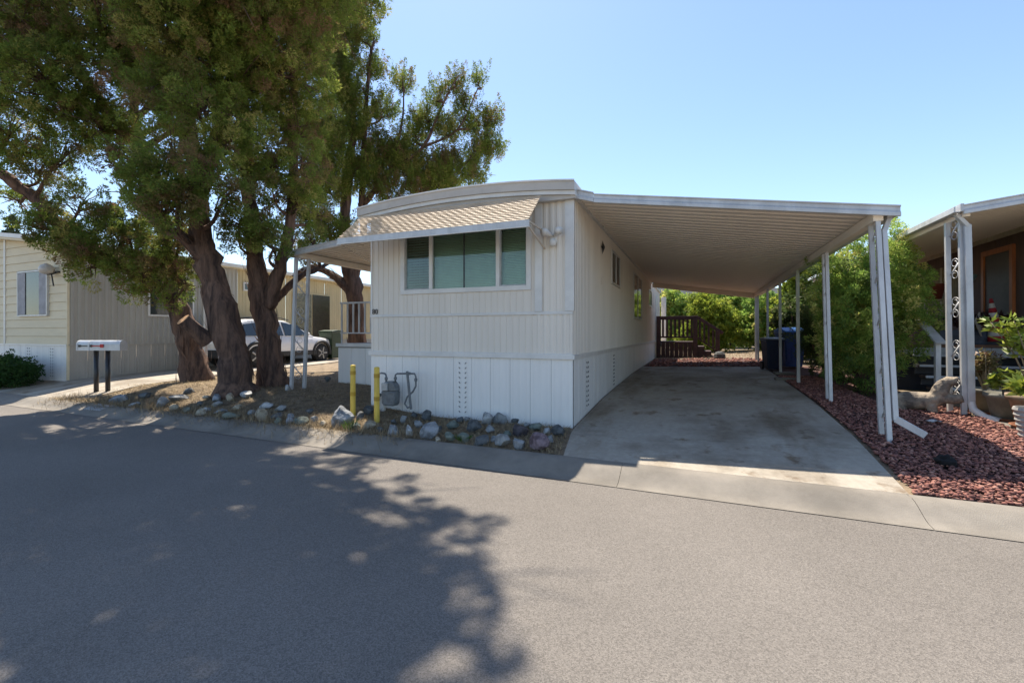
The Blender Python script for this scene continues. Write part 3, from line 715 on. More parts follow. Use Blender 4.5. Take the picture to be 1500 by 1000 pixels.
for r_ in [(497, 631, 35, 36, 'blue', FR, 'large blue-grey speckled boulder leaning beside the yellow bollard'), (524, 616, 18, 13, 'dark'), (538, 608, 18, 13, 'dark'), (518, 630, 16, 12, 'green'),
           (537, 629, 27, 14, 'tan', FR, 'flat tan rock lying at the foot of the bollard before the gas meter'), (555, 634, 16, 10, 'dark'), (571, 639, 22, 15, 'blue'), (588, 621, 15, 13, 'grey'), (597, 640, 17, 17, 'white'),
           (623, 645, 33, 31, 'blue', FR, 'biggest blue-grey streaked rock in the border along the white skirting'), (610, 627, 15, 13, 'grey'), (624, 617, 18, 18, 'dark'), (661, 629, 22, 14, 'green'), (657, 648, 20, 15, 'green'),
           (677, 648, 18, 16, 'green'), (691, 636, 28, 23, 'dark'), (710, 623, 21, 19, 'white'), (716, 635, 19, 14, 'grey'), (730, 622, 24, 19, 'grey'), (700, 653, 28, 16, 'dark'),
           (734, 656, 25, 20, 'grey'), (753, 620, 13, 8, 'dark'), (757, 640, 30, 19, 'plum', FR, 'very dark plum-coloured rock in the border along the white skirting'), (758, 659, 25, 19, 'blue'), (782, 631, 24, 11, 'green'), (801, 636, 14, 12, 'white'),
           (818, 640, 26, 17, 'dark'), (787, 662, 29, 26, 'purple', FR, 'pinkish purple mottled rock at the driveway end of the border'), (804, 650, 17, 14, 'blue'), (640, 634, 16, 10, 'dark'), (672, 618, 14, 8, 'dark'), (683, 617, 12, 7, 'grey'),
           (770, 626, 13, 8, 'grey'), (742, 640, 13, 9, 'green'), (640, 648, 13, 8, 'tan'), (722, 648, 13, 9, 'grey'), (575, 622, 12, 8, 'dark'), (604, 612, 12, 9, 'dark')]:
    rock(*r_) if len(r_) > 5 else rock(*r_, FR)
MR = 'on the bare mound below the trees'
for r_ in [(231, 599, 21, 17, 'grey'), (254, 588, 34, 11, 'grey'), (289, 596, 13, 8, 'dark'), (313, 588, 19, 10, 'blue'), (313, 596, 19, 8, 'grey'), (300, 586, 14, 8, 'tan'), (332, 588, 18, 11, 'tan'),
           (354, 584, 25, 13, 'white', MR, 'pale bluish white pointed rock at the foot of the twisted trunks'), (290, 611, 21, 13, 'tan'), (318, 606, 20, 7, 'grey'), (331, 615, 29, 12, 'green', MR, 'pale green pointed slab rock on the bare mound'), (387, 599, 21, 10, 'white', MR, 'pale domed rock atop a cluster on the bare mound'),
           (380, 619, 23, 20, 'tan', MR, 'biggest tan angular rock on the bare mound'), (408, 603, 20, 10, 'grey'), (401, 615, 20, 11, 'dark'), (406, 622, 14, 11, 'green'), (421, 623, 21, 17, 'blue'), (438, 622, 28, 10, 'green'),
           (419, 572, 12, 8, 'white', MR, 'small pale rock right against the porch awning post'), (478, 560, 13, 11, 'dark'), (168, 591, 33, 15, 'blue', MR, 'long blue-grey rock beside the mailbox posts'), (205, 585, 26, 9, 'dark'), (270, 577, 24, 9, 'dark'),
           (470, 626, 18, 9, 'tan'), (458, 618, 14, 8, 'grey'), (345, 602, 15, 9, 'tan'), (364, 608, 14, 8, 'grey'), (270, 605, 17, 9, 'green'), (252, 601, 15, 9, 'tan'), (450, 606, 15, 8, 'dark'), (192, 597, 19, 9, 'grey'), (300, 603, 13, 8, 'white')]:
    rock(*r_) if len(r_) > 5 else rock(*r_, MR)

# ------------------------------------------------------------------ loose ground cover (too many to count)
def scatter_stones(name, pts, size, m, label, cat):
    ico = bmesh.new(); bmesh.ops.create_icosphere(ico, subdivisions=1, radius=1); V0 = np.array([v.co[:] for v in ico.verts]); F0 = np.array([[v.index for v in f.verts] for f in ico.faces]); ico.free()
    n = len(pts); P = np.asarray(pts); S = RNG.uniform(size[0], size[1], (n, 1, 1)) * RNG.uniform(.6, 1.25, (n, 1, 3)) * np.array([1, 1, .62])
    J = 1 + RNG.uniform(-.28, .28, (n, len(V0), 1)); a = RNG.uniform(0, 6.28, n); ca, sa = np.cos(a), np.sin(a)
    V = V0[None] * J * S; X = V[:, :, 0] * ca[:, None] - V[:, :, 1] * sa[:, None]; Y = V[:, :, 0] * sa[:, None] + V[:, :, 1] * ca[:, None]
    V = np.stack([X, Y, V[:, :, 2]], 2) + P[:, None, :]
    Fq = F0[None] + (np.arange(n) * len(V0))[:, None, None]
    me = fastmesh(name, V.reshape(-1, 3), Fq.reshape(-1, 3), np.repeat(RNG.random(n), len(V0)))
    o = link(name, me, m); tag(o, label, cat, kind='stuff'); return o
M_LAVA = mat('lava_rock', (1, 1, 1), .95, var=.1, vscale=30, tint=[(.11, .052, .047), (.20, .08, .064), (.31, .13, .10), (.45, .24, .18)])
pts = []
for _ in range(17000):
    y = random.uniform(4.9, 12.5) if random.random() < .85 else random.uniform(4.9, 7); x = random.uniform(xr(y) + .05, 3.5 if y < 8.8 else 2.6)
    if y < ye(x) + CURB + .04: continue
    pts.append((x, y, g(x, y) + random.uniform(-.005, .022)))
scatter_stones('lava_rocks', pts, (.008, .025), M_LAVA, 'bed of red lava rocks beside the concrete driveway', 'gravel')
pts = []
for _ in range(1000):
    x, y = random.uniform(-1.55, 2.3), random.uniform(15.4, 19.8); pts.append((x, y, g(x, y) + .005))
scatter_stones('bark_chips', pts, (.02, .05), M_LAVA, 'strip of reddish brown bark chips in front of the back steps', 'bark')
def litter(name, n, region, lenr, wd, m, label, cat, lift=.012, stand=.25):
    V = []; T = []
    for _ in range(n):
        x, y = region()
        L = random.uniform(*lenr); a = random.uniform(0, 6.28); e = abs(random.gauss(0, stand)); d_ = Vector((math.cos(a) * math.cos(e), math.sin(a) * math.cos(e), math.sin(e)))
        s_ = d_.cross(Vector((0, 0, 1))).normalized() * wd; p = Vector((x, y, g(x, y) + (-.018 if y > ye(x) + CURB else .008) + random.uniform(0, lift))); q = p + d_ * L
        V += [p - s_, p + s_, q + s_ * .3, q - s_ * .3]; T += [random.random()] * 4
    Fq = np.arange(len(V)).reshape(-1, 4); o = link(name, fastmesh(name, [tuple(v) for v in V], Fq, T), m); tag(o, label, cat, kind='stuff'); return o
M_STRAW = mat('dry_straw', (1, 1, 1), .9, var=.1, tint=[(.16, .11, .065), (.30, .22, .12), (.46, .36, .21)])
def mound():
    while True:
        x = random.uniform(-12.2, -5.2); y = random.uniform(5.0, 9.5)
        if y < ye(x) + CURB + .03: continue
        if x < -11.6 and y > 6.6: continue
        if random.random() < max(.15, 1 - (y - 5) / 6): return x, y
litter('needle_litter', 42000, mound, (.03, .12), .0035, M_STRAW, 'dry needle and straw litter over the bare mound under the trees', 'litter')
def border():
    while True:
        x = random.uniform(-5.3, -1.2); y = random.uniform(4.98, 6.46)
        if y < ye(x) + CURB + .02: continue
        if x > -1.66 + (6.3 - y) * .16: continue
        return x, y
litter('straw_mulch', 16000, border, (.03, .11), .003, M_STRAW, 'dry straw between the rocks along the white skirting', 'straw', stand=.4)
def strip():
    x = random.uniform(-12.6, -3.5); return x, ye(x) + CURB + random.gauss(.05, .17)
litter('dry_grass', 8000, strip, (.06, .16), .003, M_STRAW, 'ragged dry grass along the back of the curb near the mailboxes', 'grass', stand=.7)
def yard():
    return random.uniform(-1.5, 8), random.uniform(19.8, 27)
litter('dry_lawn', 6000, yard, (.05, .14), .006, M_STRAW, 'sunlit dry grass of the back yard beyond the steps', 'grass', stand=.6)
M_GRN = mat('grass_blades', (.10, .17, .035), .7, var=.2, trans=.3)
for u, v, h, lab in ((511, 630, .17, 'small green grass tuft beside the large speckled boulder'), (678, 645, .09, 'low green weed between the rocks along the skirting')):
    p = gp(u, v); mb = MB()
    for _ in range(60):
        a = random.uniform(0, 6.28); r_ = random.uniform(0, .05); b0 = p + Vector((math.cos(a) * r_, math.sin(a) * r_, -.01)); hh = h * random.uniform(.5, 1.1); o_ = Vector((math.cos(a), math.sin(a), 0)) * random.uniform(.02, .1)
        s_ = Vector((-math.sin(a), math.cos(a), 0)) * .004
        mb.add([b0 - s_, b0 + s_, b0 + o_ * .5 + Vector((0, 0, hh * .7)) + s_ * .7, b0 + o_ + Vector((0, 0, hh))], [(0, 1, 2), (0, 2, 3)])
    tag(mb.build('grass_tuft', M_GRN), lab, 'grass')
# ------------------------------------------------------------------ neighbouring home with yellow lap siding
NX, NY = -14.8, 6.5
nh = thing('neighboring_home', 'pale yellow lap-sided home with grey-beige ribbed side wall and white skirting', 'mobile home', (NX, NY, .3))
NS_, NE = 1.20, 3.76
zg = lambda x: NE + (NX - x) * .125           # gable edge rising away from the corner
nb = 15; bh = (NE + .75 - NS_) / nb
XF0 = -24.
for k in range(nb):
    z0 = NS_ + k * bh; z1 = z0 + bh
    for xa, xb in ((XF0, -17.96), (-17.88, NX - .03)):
        xa2 = xa; xb2 = xb
        if z0 > zg(xb) - .03:
            xb2 = NX - (z0 + .03 - NE) / .125
            if xb2 < xa: continue
        def top(x, z1=z1): return min(z1, zg(x) - .01)
        mb = MB(); L_ = np.linspace(xa2, xb2, 6)
        for x in L_: mb.v += [(x, NY - .022, z0 + .004), (x, NY - .004, max(z0 + .01, top(x))), (x, NY + .01, z0 + .004)]
        for i in range(5):
            a = 3 * i; mb.f += [(a, a + 3, a + 4, a + 1), (a + 2, a + 5, a + 3, a)]
        mb.build('siding_board', M_NYEL, nh)
MB().box((-17.96, NY - .035, NS_), (-17.88, NY + .01, zg(-17.9) - .02)).build('trim', M_TRIM, nh, bevel=.004)
MB().box((NX - .04, NY - .03, .3), (NX + .012, NY + .02, NE)).build('corner_trim', M_NYEL, nh, bevel=.004)
mb = MB(); mb.add([(XF0, NY + .02, .2), (NX - .03, NY + .02, .2), (NX - .03, NY + .02, NE - .02), (XF0, NY + .02, zg(XF0) - .02)], [(0, 1, 2, 3)]); mb.build('wall_backing', M_DARK, nh)
skirt(XF0, NX - .04, NY, NY, 32, M_SKIRT, nh, (0, -1, 0), NS_ - .005, nvent=(15, 25, 29))
MB().box((XF0, NY - .03, NS_ - .02), (NX, NY + .0, NS_ + .012)).build('skirt_trim', M_SKIRT, nh)
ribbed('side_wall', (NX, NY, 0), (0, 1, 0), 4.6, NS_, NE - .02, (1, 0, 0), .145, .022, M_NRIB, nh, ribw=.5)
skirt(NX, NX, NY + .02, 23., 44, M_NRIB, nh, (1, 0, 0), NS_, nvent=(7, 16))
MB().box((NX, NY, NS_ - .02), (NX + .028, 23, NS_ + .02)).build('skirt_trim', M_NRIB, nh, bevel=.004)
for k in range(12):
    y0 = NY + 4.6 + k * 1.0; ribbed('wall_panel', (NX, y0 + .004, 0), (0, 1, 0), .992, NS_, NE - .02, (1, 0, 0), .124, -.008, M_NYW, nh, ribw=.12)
# roof and eaves
mb = MB(); xs_ = [XF0, NX + .28]; prof = [(XF0, zg(XF0) + .02), (NX + .28, zg(NX + .28) + .02), (NX + .28, zg(NX + .28) + .13), (XF0, zg(XF0) + .13)]
mb.profile(prof, (0, NY - .32, 0), (1, 0, 0), (0, 0, 1), (0, 1, 0), 17.2).build('roof', M_TRIM, nh, fix=True)
MB().profile([(XF0, zg(XF0) - .04), (NX + .25, zg(NX + .25) - .04), (NX + .25, zg(NX + .25) + .018), (XF0, zg(XF0) + .018)], (0, NY - .29, 0), (1, 0, 0), (0, 0, 1), (0, 1, 0), .28).build('soffit', M_NYEL, nh, fix=True)
MB().box((NX + .0, NY - .0, NE - .04), (NX + .25, 23, NE + .0)).build('soffit', M_NYEL, nh)
# facade window with blinds and shutters
wt = thing('front_window', None, None, (-16.4, NY, 2)); wt.parent = nh; wt.matrix_parent_inverse = Matrix.Translation(nh.location).inverted()
wx0, wx1, wz0, wz1 = -17.12, -15.68, 1.98, 3.14
MB().box((wx0, NY - .05, wz0), (wx1, NY - .02, wz1)).build('pane', mat('dark_pane', (.035, .05, .05), .04, spec=.8), wt)
wframe(wx0 - .03, wx1 + .03, wz0 - .03, wz1 + .03, NY - .02, .04, .05, M_ALU, wt)
for a, b in ((wx0 + .02, wx0 + .38), (wx1 - .36, wx1 - .02)): MB().box((a, NY - .064, wz0 + .02), (b, NY - .052, wz1 - .02)).build('screen', mat('grey_screen', (.33, .33, .35), .7), wt)
# coach lamp
lp = thing('wall_lamp', None, None, (-15.25, NY - .1, 3.0)); lp.parent = nh; lp.matrix_parent_inverse = Matrix.Translation(nh.location).inverted()
c = Vector((-15.33, NY - .2, 3.12))
MB().lathe([(.05, -.12), (.14, -.08), (.16, .02), (.12, .10), (.02, .16)], c, 14).build('lamp_globe', mat('frosted_glass', (.55, .52, .48), .35), lp, smooth=True)
MB().tube([c + Vector((.12, .17, -.05)), c + Vector((.10, .05, -.12)), c + Vector((0, 0, -.12))], .018, 8).build('bracket', M_BLACK, lp)
MB().tube([c + Vector((.1, .05, -.1)), c + Vector((.2, .05, -.42))], .016, 8).build('tail', M_BLACK, lp)
MB().lathe([(.07, -.02), (.07, .02)], c + Vector((.13, .18, -.05)), 10).build('back_plate', M_BLACK, lp)
# side windows and sliding door
def nwin(y0, y1, z0, z1, name):
    o = MB().box((NX + .0, y0, z0), (NX + .045, y1, z1)).build(name, M_TRIM, nh, bevel=.005)
    MB().box((NX + .02, y0 + .05, z0 + .05), (NX + .052, y1 - .05, z1 - .05)).build('pane', mat('dark_pane', (.035, .05, .05), .04, spec=.8), o)
nwin(8.3, 9.6, 2.0, 3.1, 'side_window'); nwin(11.3, 12.2, 3.0, 3.3, 'side_window')
o = MB().box((NX, 13.4, 1.0), (NX + .04, 15.4, 3.15)).build('sliding_door', M_NYW, nh)
MB().box((NX + .02, 14.4, 1.05), (NX + .055, 15.35, 3.1)).build('door_glass', mat('door_dark', (.05, .04, .03), .15), o)
MB().box((NX + .02, 13.45, 1.05), (NX + .05, 14.35, 3.1)).build('door_glass', mat('door_green', (.22, .20, .12), .3, var=.3, vscale=8), o)
p = Vector((-11.85, 8.0, g(-11.85, 8.0)))
tag(MB().bar(p, p + Vector((0, 0, 3.1)), .07, .07, up=(0, 1, 0)).build('awning_post', M_ALU, bevel=.006), 'plain pale metal post standing between the leaning trunks and the yellow home', 'post')
p = gp(322, 548); tag(MB().bar(p - Vector((0, 0, .05)), p + Vector((0, 0, .75)), .05, .05, up=(0, 1, 0)).bar(p + Vector((0, 0, .35)), p + Vector((.5, .3, .35)), .03, .03).build('short_post', M_ALU), 'short pale metal post with a side bar behind the twisted trunk', 'post')
# ------------------------------------------------------------------ mailboxes
def mailbox(u, v, label, flag, dx):
    p = gp(u, v); d = depth(p); t = thing('mailbox', label, 'mailbox', p)
    top = CAM_H + (HOR - 513) / F_PX * d
    MB().tube([p - Vector((0, 0, .2)), Vector((p.x, p.y, top))], .045, 12).build('post', M_BLACK, t, smooth=True)
    w_, h_, Ln = .10, .135, .68; dirx = Vector((CT, ST, 0)); sd = Vector((-ST, CT, 0))
    pr = [(-w_, 0), (w_, 0), (w_, h_)] + [(w_ * math.cos(a), h_ + w_ * math.sin(a) * .9) for a in np.linspace(.3, math.pi - .3, 7)] + [(-w_, h_)]
    A = Vector((p.x, p.y, top)) - dirx * (.33 + dx * .0)
    bx = MB().profile(pr, A, sd, (0, 0, 1), dirx, Ln).build('box', mat('mailbox_metal', (.52, .55, .58), .35, metal=.3, var=.08), t, fix=True)
    MB().profile([(a * 1.05, b * 1.02 - .002) for a, b in pr], A - dirx * .02, sd, (0, 0, 1), dirx, .035).build('door', mat('mailbox_door', (.62, .63, .63), .4), bx, fix=True)
    fa = A + dirx * .06 - sd * (w_ + .012) + Vector((0, 0, .10))
    fm = mat('mail_flag', (.55, .03, .03), .45) if flag else M_BLACK
    mb = MB(); mb.bar(fa, fa + dirx * .24, .012, .02)
    if flag: mb.box((0, 0, 0), (0, 0, 0)); mb.bar(fa + dirx * .20, fa + dirx * .27, .012, .075)
    mb.build('flag', fm, bx)
    MB().bar(fa - dirx * .02, fa + dirx * .02, .02, .05).build('flag_hinge', M_BLACK, bx)
    text('2' if flag else '1', .06, (A.x - .022 * CT - .01 * 0, A.y - .03, A.z + .08), (R(90), 0, TH - R(90)), M_BLACK, 'number', bx, .001) if False else None
mailbox(141, 574, 'grey mailbox on a plain black post, its flag folded dark', False, .06)
mailbox(158, 573, 'grey mailbox with a red flag on a clamped black post', True, .26)
# storm drain grate
p = gp(145, 596); mb = MB(); dg = thing('drain_grate', 'small pale metal drain grate set in the curb near the mailboxes', 'drain', p)
for k in range(7):
    x = p.x - .24 + k * .08; mb = MB(); y = p.y
    mb.bar((x, y - .12, g(x, y - .12) + .016), (x, y + .12, g(x, y + .12) + .016), .035, .012); mb.build('grate_bar', M_NOSE, dg)
# ------------------------------------------------------------------ foliage tools
def sprigs(P, A, n_each, length, rad, sl, sw, rng, tint, spread=.8):
    """leaf-sized kites around plume axes. P starts (n,3), A axes (n,3) unit, length (n,), rad (n,)"""
    n = len(P); N = n * n_each
    t = rng.random(N) ** .8; idx = np.repeat(np.arange(n), n_each)
    ax = A[idx]; rnd = rng.normal(size=(N, 3)); perp = rnd - ax * np.sum(rnd * ax, 1)[:, None]; perp /= np.linalg.norm(perp, axis=1)[:, None] + 1e-9
    rr = rad[idx] * (.45 + .6 * rng.random(N)) * np.sqrt(np.clip(1.02 - (2 * t - .9) ** 2, .05, 1))
    c = P[idx] + ax * (t * length[idx])[:, None] + perp * rr[:, None]
    d = ax * (1 - spread * .5) + perp * spread + rng.normal(size=(N, 3)) * .35; d /= np.linalg.norm(d, axis=1)[:, None]
    s = np.cross(d, rng.normal(size=(N, 3))); s /= np.linalg.norm(s, axis=1)[:, None] + 1e-9
    L = (sl * rng.uniform(.6, 1.3, N))[:, None]; W = (sw * rng.uniform(.6, 1.3, N))[:, None]
    V = np.stack([c - s * W, c + s * W, c + d * L], 1).reshape(-1, 3)
    T = np.repeat(np.clip(tint[idx] + rng.normal(size=N) * .08, 0, 1), 3)
    return V, T
def plumes_in(lobes, rng, dens, up=.55, plen=(.14, .32), prad=(.085, .15)):
    P = []; A = []; Tn = []
    for (c, r) in lobes:
        c = np.array(c); r = np.array(r) if hasattr(r, '__len__') else np.array([r] * 3)
        n = int(dens * (r.prod() ** (2 / 3)))
        q = rng.normal(size=(n, 3)); q /= np.linalg.norm(q, axis=1)[:, None]; q *= rng.random((n, 1)) ** .33
        a = q * .8 + np.array([0, 0, up]) + rng.normal(size=(n, 3)) * .3; a /= np.linalg.norm(a, axis=1)[:, None]
        P.append(c + q * r); A.append(a); Tn.append(np.clip(rng.normal(.53, .20, n) + rng.normal(0, .16), 0, 1))
    P = np.concatenate(P); A = np.concatenate(A); Tn = np.concatenate(Tn); n = len(P)
    return P, A, rng.uniform(*plen, n), rng.uniform(*prad, n), Tn
def limb(mb, pts, r0, r1, n=9, jit=.0, seed=0):
    """smooth tapering limb through the points (Catmull-Rom), slightly knotty"""
    pts = [Vector(p) for p in pts]; out = []; rad = []; m = len(pts); rs = random.Random(seed)
    for i in range(m - 1):
        p0, p1, p2, p3 = pts[max(i - 1, 0)], pts[i], pts[i + 1], pts[min(i + 2, m - 1)]
        for k in range(5):
            t = k / 5; q = .5 * ((2 * p1) + (p2 - p0) * t + (2 * p0 - 5 * p1 + 4 * p2 - p3) * t * t + (3 * p1 - p0 - 3 * p2 + p3) * t ** 3); out.append(q)
    out.append(pts[-1]); N = len(out)
    for k, q in enumerate(out):
        rad.append((r0 + (r1 - r0) * (k / (N - 1)) ** .8) * (1 + rs.uniform(-.1, .1)))
        if r0 > .2 and k < 4: rad[-1] *= 1 + .5 * (1 - k / 4) ** 1.5
        if jit and 0 < k < N - 1: out[k] = q + Vector((rs.uniform(-1, 1), rs.uniform(-1, 1), 0)) * jit
    o = len(mb.v); mb.tube(out, rad, n)
    for i in range(o, len(mb.v)):        # fluted bark
        v = Vector(mb.v[i]); ring = (i - o) // n
        if ring < len(out):
            c = out[ring]; an_ = math.atan2(v.y - c.y, v.x - c.x); f_ = 1 + (.10 * math.sin(4 * an_ + v.z * 1.9) + .07 * math.sin(7 * an_ - v.z * 1.3 + 1) if n > 15 else 0) + .22 * noise.noise(Vector((v.x * 5, v.y * 5, v.z * .8))) + .10 * noise.noise(v * 9); mb.v[i] = tuple(c + (v - c) * f_)
    if r0 > .12:
        for _ in range(int(900 * r0)):
            k = rs.randrange(0, N - 1); t_ = (out[k + 1] - out[k]).normalized(); a_ = rs.uniform(0, 6.283); e1 = t_.cross(Vector((.3, .9, .2))).normalized(); e2 = t_.cross(e1)
            o_ = e1 * math.cos(a_) + e2 * math.sin(a_); sd_ = t_.cross(o_); R_ = rad[k] * rs.uniform(.92, 1.12); p_ = out[k].lerp(out[k + 1], rs.random()) + o_ * R_; L2 = rs.uniform(.12, .42); w_ = rs.uniform(.008, .024); tw = sd_ * rs.uniform(-.06, .06)
            mid_ = p_ + t_ * L2 * .5 + o_ * rs.uniform(.006, .02) + tw * .5; end_ = p_ + t_ * L2 + tw + o_ * rs.uniform(-.01, .03)
            mb.add([p_ - sd_ * w_ * .6, p_ + sd_ * w_ * .6, mid_ + sd_ * w_, mid_ - sd_ * w_, end_ + sd_ * w_ * .3, end_ - sd_ * w_ * .3], [(0, 1, 2, 3), (3, 2, 4, 5)])
    return out
def make_tree(name, label, base, trunks, lobes, dens, per, sl, sw, seed, cat='tree', group=None, fol=None, twig=True, up=.55, stubs=(), plen=(.14, .32), prad=(.085, .15)):
    rng = np.random.default_rng(seed); t = thing(name, label, cat, base, group); mb = MB(); allp = []
    for pts, r0, r1 in trunks:
        pl = limb(mb, pts, r0, r1, 22 if r0 > .15 else 10, jit=r0 * .12, seed=seed); allp += pl
    if trunks:                          # flare at the foot
        pass
    if twig:
        for (c, r) in lobes:
            c = Vector(c); rr = max(r) if hasattr(r, '__len__') else r
            q = min(allp, key=lambda p: (p - c).length + .6 * max(0, p.z - c.z + .3)); L_ = (c - q).length
            mid = q.lerp(c, .5) + Vector((random.uniform(-.15, .15), random.uniform(-.15, .15), -.06 * L_)) ; limb(mb, [q, mid, c], min(.085, .03 + .022 * L_), .018, 6, seed=seed)
            for _ in range(int(16 * rr) + 6):
                e = c + Vector((random.gauss(0, .55), random.gauss(0, .55), random.gauss(.15, .5))) * rr; s_ = q.lerp(c, random.uniform(.55, 1)); mb.tube([s_, s_.lerp(e, .5) + Vector((0, 0, .05)), e], [.016, .011, .005], 4)
    mb.build('trunk', M_BARK, t, smooth=True)
    for a, b, r_ in stubs:
        s_ = MB().tube([a, Vector(a).lerp(Vector(b), .5), b], [r_ * 1.25, r_ * 1.05, r_], 10, caps=False).build('branch_stub', M_BARK, t)
        MB().tube([Vector(b) - (Vector(b) - Vector(a)).normalized() * .01, Vector(b) + (Vector(b) - Vector(a)).normalized() * .004], r_ * .98, 10).build('cut_end', M_CUT, s_)
    def seen(c):
        d_ = depth(c); v_ = HOR - F_PX * (c[2] - CAM_H) / d_; return v_ > -110
    lo = [l for l in lobes if seen(l[0])]; hi = [l for l in lobes if not seen(l[0])]
    P, A, Ln, Rd, Tn = plumes_in(lo, rng, dens, up, plen, prad)
    V, T = sprigs(P, A, per, Ln, Rd, sl, sw, rng, Tn)
    if hi:
        P, A, Ln, Rd, Tn = plumes_in([(c, r * .56) for c, r in hi], rng, 66, up); V2, T2 = sprigs(P, A, 75, Ln, Rd, .10, .030, rng, Tn); V = np.concatenate([V, V2]); T = np.concatenate([T, T2])
    c_ = link('crown', fastmesh('crown', V, np.arange(len(V)).reshape(-1, 3), T), fol or M_JUN, t); c_['kind'] = 'stuff'
    return t
# ------------------------------------------------------------------ the four junipers
S_DIR = Vector((SUN.x, SUN.y, SUN.z)) / SUN.z
def L_(u, v, d, r): return (tuple(at(u, v, d)), r)
def fill(n, us, vs_, ds, rr, seed):
    rs = random.Random(seed); return [L_(rs.uniform(*us), rs.uniform(*vs_), rs.uniform(*ds), rs.uniform(*rr)) for _ in range(n)]
def road(u, v, h):                       # a crown point at height h whose shade falls on this spot of the street
    p = gp(u, v); return tuple(p + S_DIR * h)
g1 = gp(290, 556); g2 = gp(347, 571); g3 = gp(400, 562); g4 = Vector((-9.66, 11.2, g(-9.66, 11.2)))
d1, d2, d3, d4 = depth(g1), depth(g2), depth(g3), depth(g4)
print('tree depths', d1, d2, d3, d4, g1, g2, g3)
dn = Vector((0, 0, -.1))
# tree one: trunk leaning towards the yellow home with a long low limb
make_tree('juniper_tree', 'leaning juniper with a long low limb reaching toward the pale yellow home', g1,
    [([g1 + dn, at(278, 500, d1), at(262, 455, d1 - .1), at(238, 420, d1 - .2), at(200, 398, d1 - .4), at(150, 372, d1 - .7), at(95, 335, d1 - 1), at(50, 290, d1 - 1.2), at(0, 252, d1 - 1.4), at(-60, 200, d1 - 1.5)], .27, .07),
     ([at(262, 455, d1 - .1), at(262, 400, d1 + .1), at(232, 320, d1 + .1), at(205, 220, d1), at(190, 100, d1), at(180, -60, d1), at(190, -220, d1)], .15, .05),
     ([at(205, 220, d1), at(150, 150, d1 - .3), at(90, 60, d1 - .5), at(40, -60, d1 - .6)], .12, .05)],
    [L_(20, 40, 9.0, .95), L_(100, 30, 9.4, 1.0), L_(50, 110, 8.8, .8), L_(120, 120, 9.2, .7), L_(170, 60, 9.6, .9), L_(20, 190, 9.2, .55), L_(150, 190, 9.4, .5), L_(60, 250, 9.6, .45), L_(120, 300, 9.6, .45), L_(80, 350, 9.6, .4), L_(130, 380, 9.5, .35), L_(180, 330, 9.9, .45), L_(200, 425, 10.2, .3),
     L_(230, 395, 10.2, .38), L_(30, 300, 9.9, .35), L_(-60, 120, 9, 1.0), L_(-40, 0, 9.2, 1.1), L_(210, -60, 9.6, 1.1), L_(60, -90, 9.4, 1.2), L_(150, -160, 9.6, 1.2), L_(-60, -160, 9.5, 1.2)]
    + [(road(60, 690, 7.2), 1.0), (road(30, 760, 8.0), 1.0), (road(150, 720, 7.6), 1.0), (road(40, 850, 8.8), 1.0), (road(150, 820, 8.6), 1.0), (road(60, 940, 9.5), .9), (road(180, 920, 9.4), 1.0), (road(110, 640, 6.6), .8), (road(230, 660, 6.6), .8)] + fill(10, (-20, 230), (-20, 210), (8.6, 10.4), (.35, .55), 3) + [L_(170, 390, 9.8, .36), L_(222, 378, 9.6, .36), L_(190, 350, 9.6, .36), L_(110, 362, 9.4, .3), L_(240, 345, 9.4, .36), L_(150, 330, 9.6, .34), L_(130, 392, 9.7, .34), L_(95, 352, 9.5, .34), L_(165, 360, 9.6, .4), L_(210, 345, 9.6, .4), L_(235, 412, 9.9, .34), L_(285, 385, 10, .32), L_(60, 335, 9.4, .3), L_(265, 350, 9.5, .36), L_(200, 405, 9.8, .32), L_(255, 385, 9.7, .34), L_(275, 415, 10.0, .28), L_(245, 440, 10.1, .24), L_(70, 320, 9.6, .3), L_(20, 230, 9.4, .4), L_(100, 220, 9.4, .4)],
    190, 120, .053, .0118, 11)
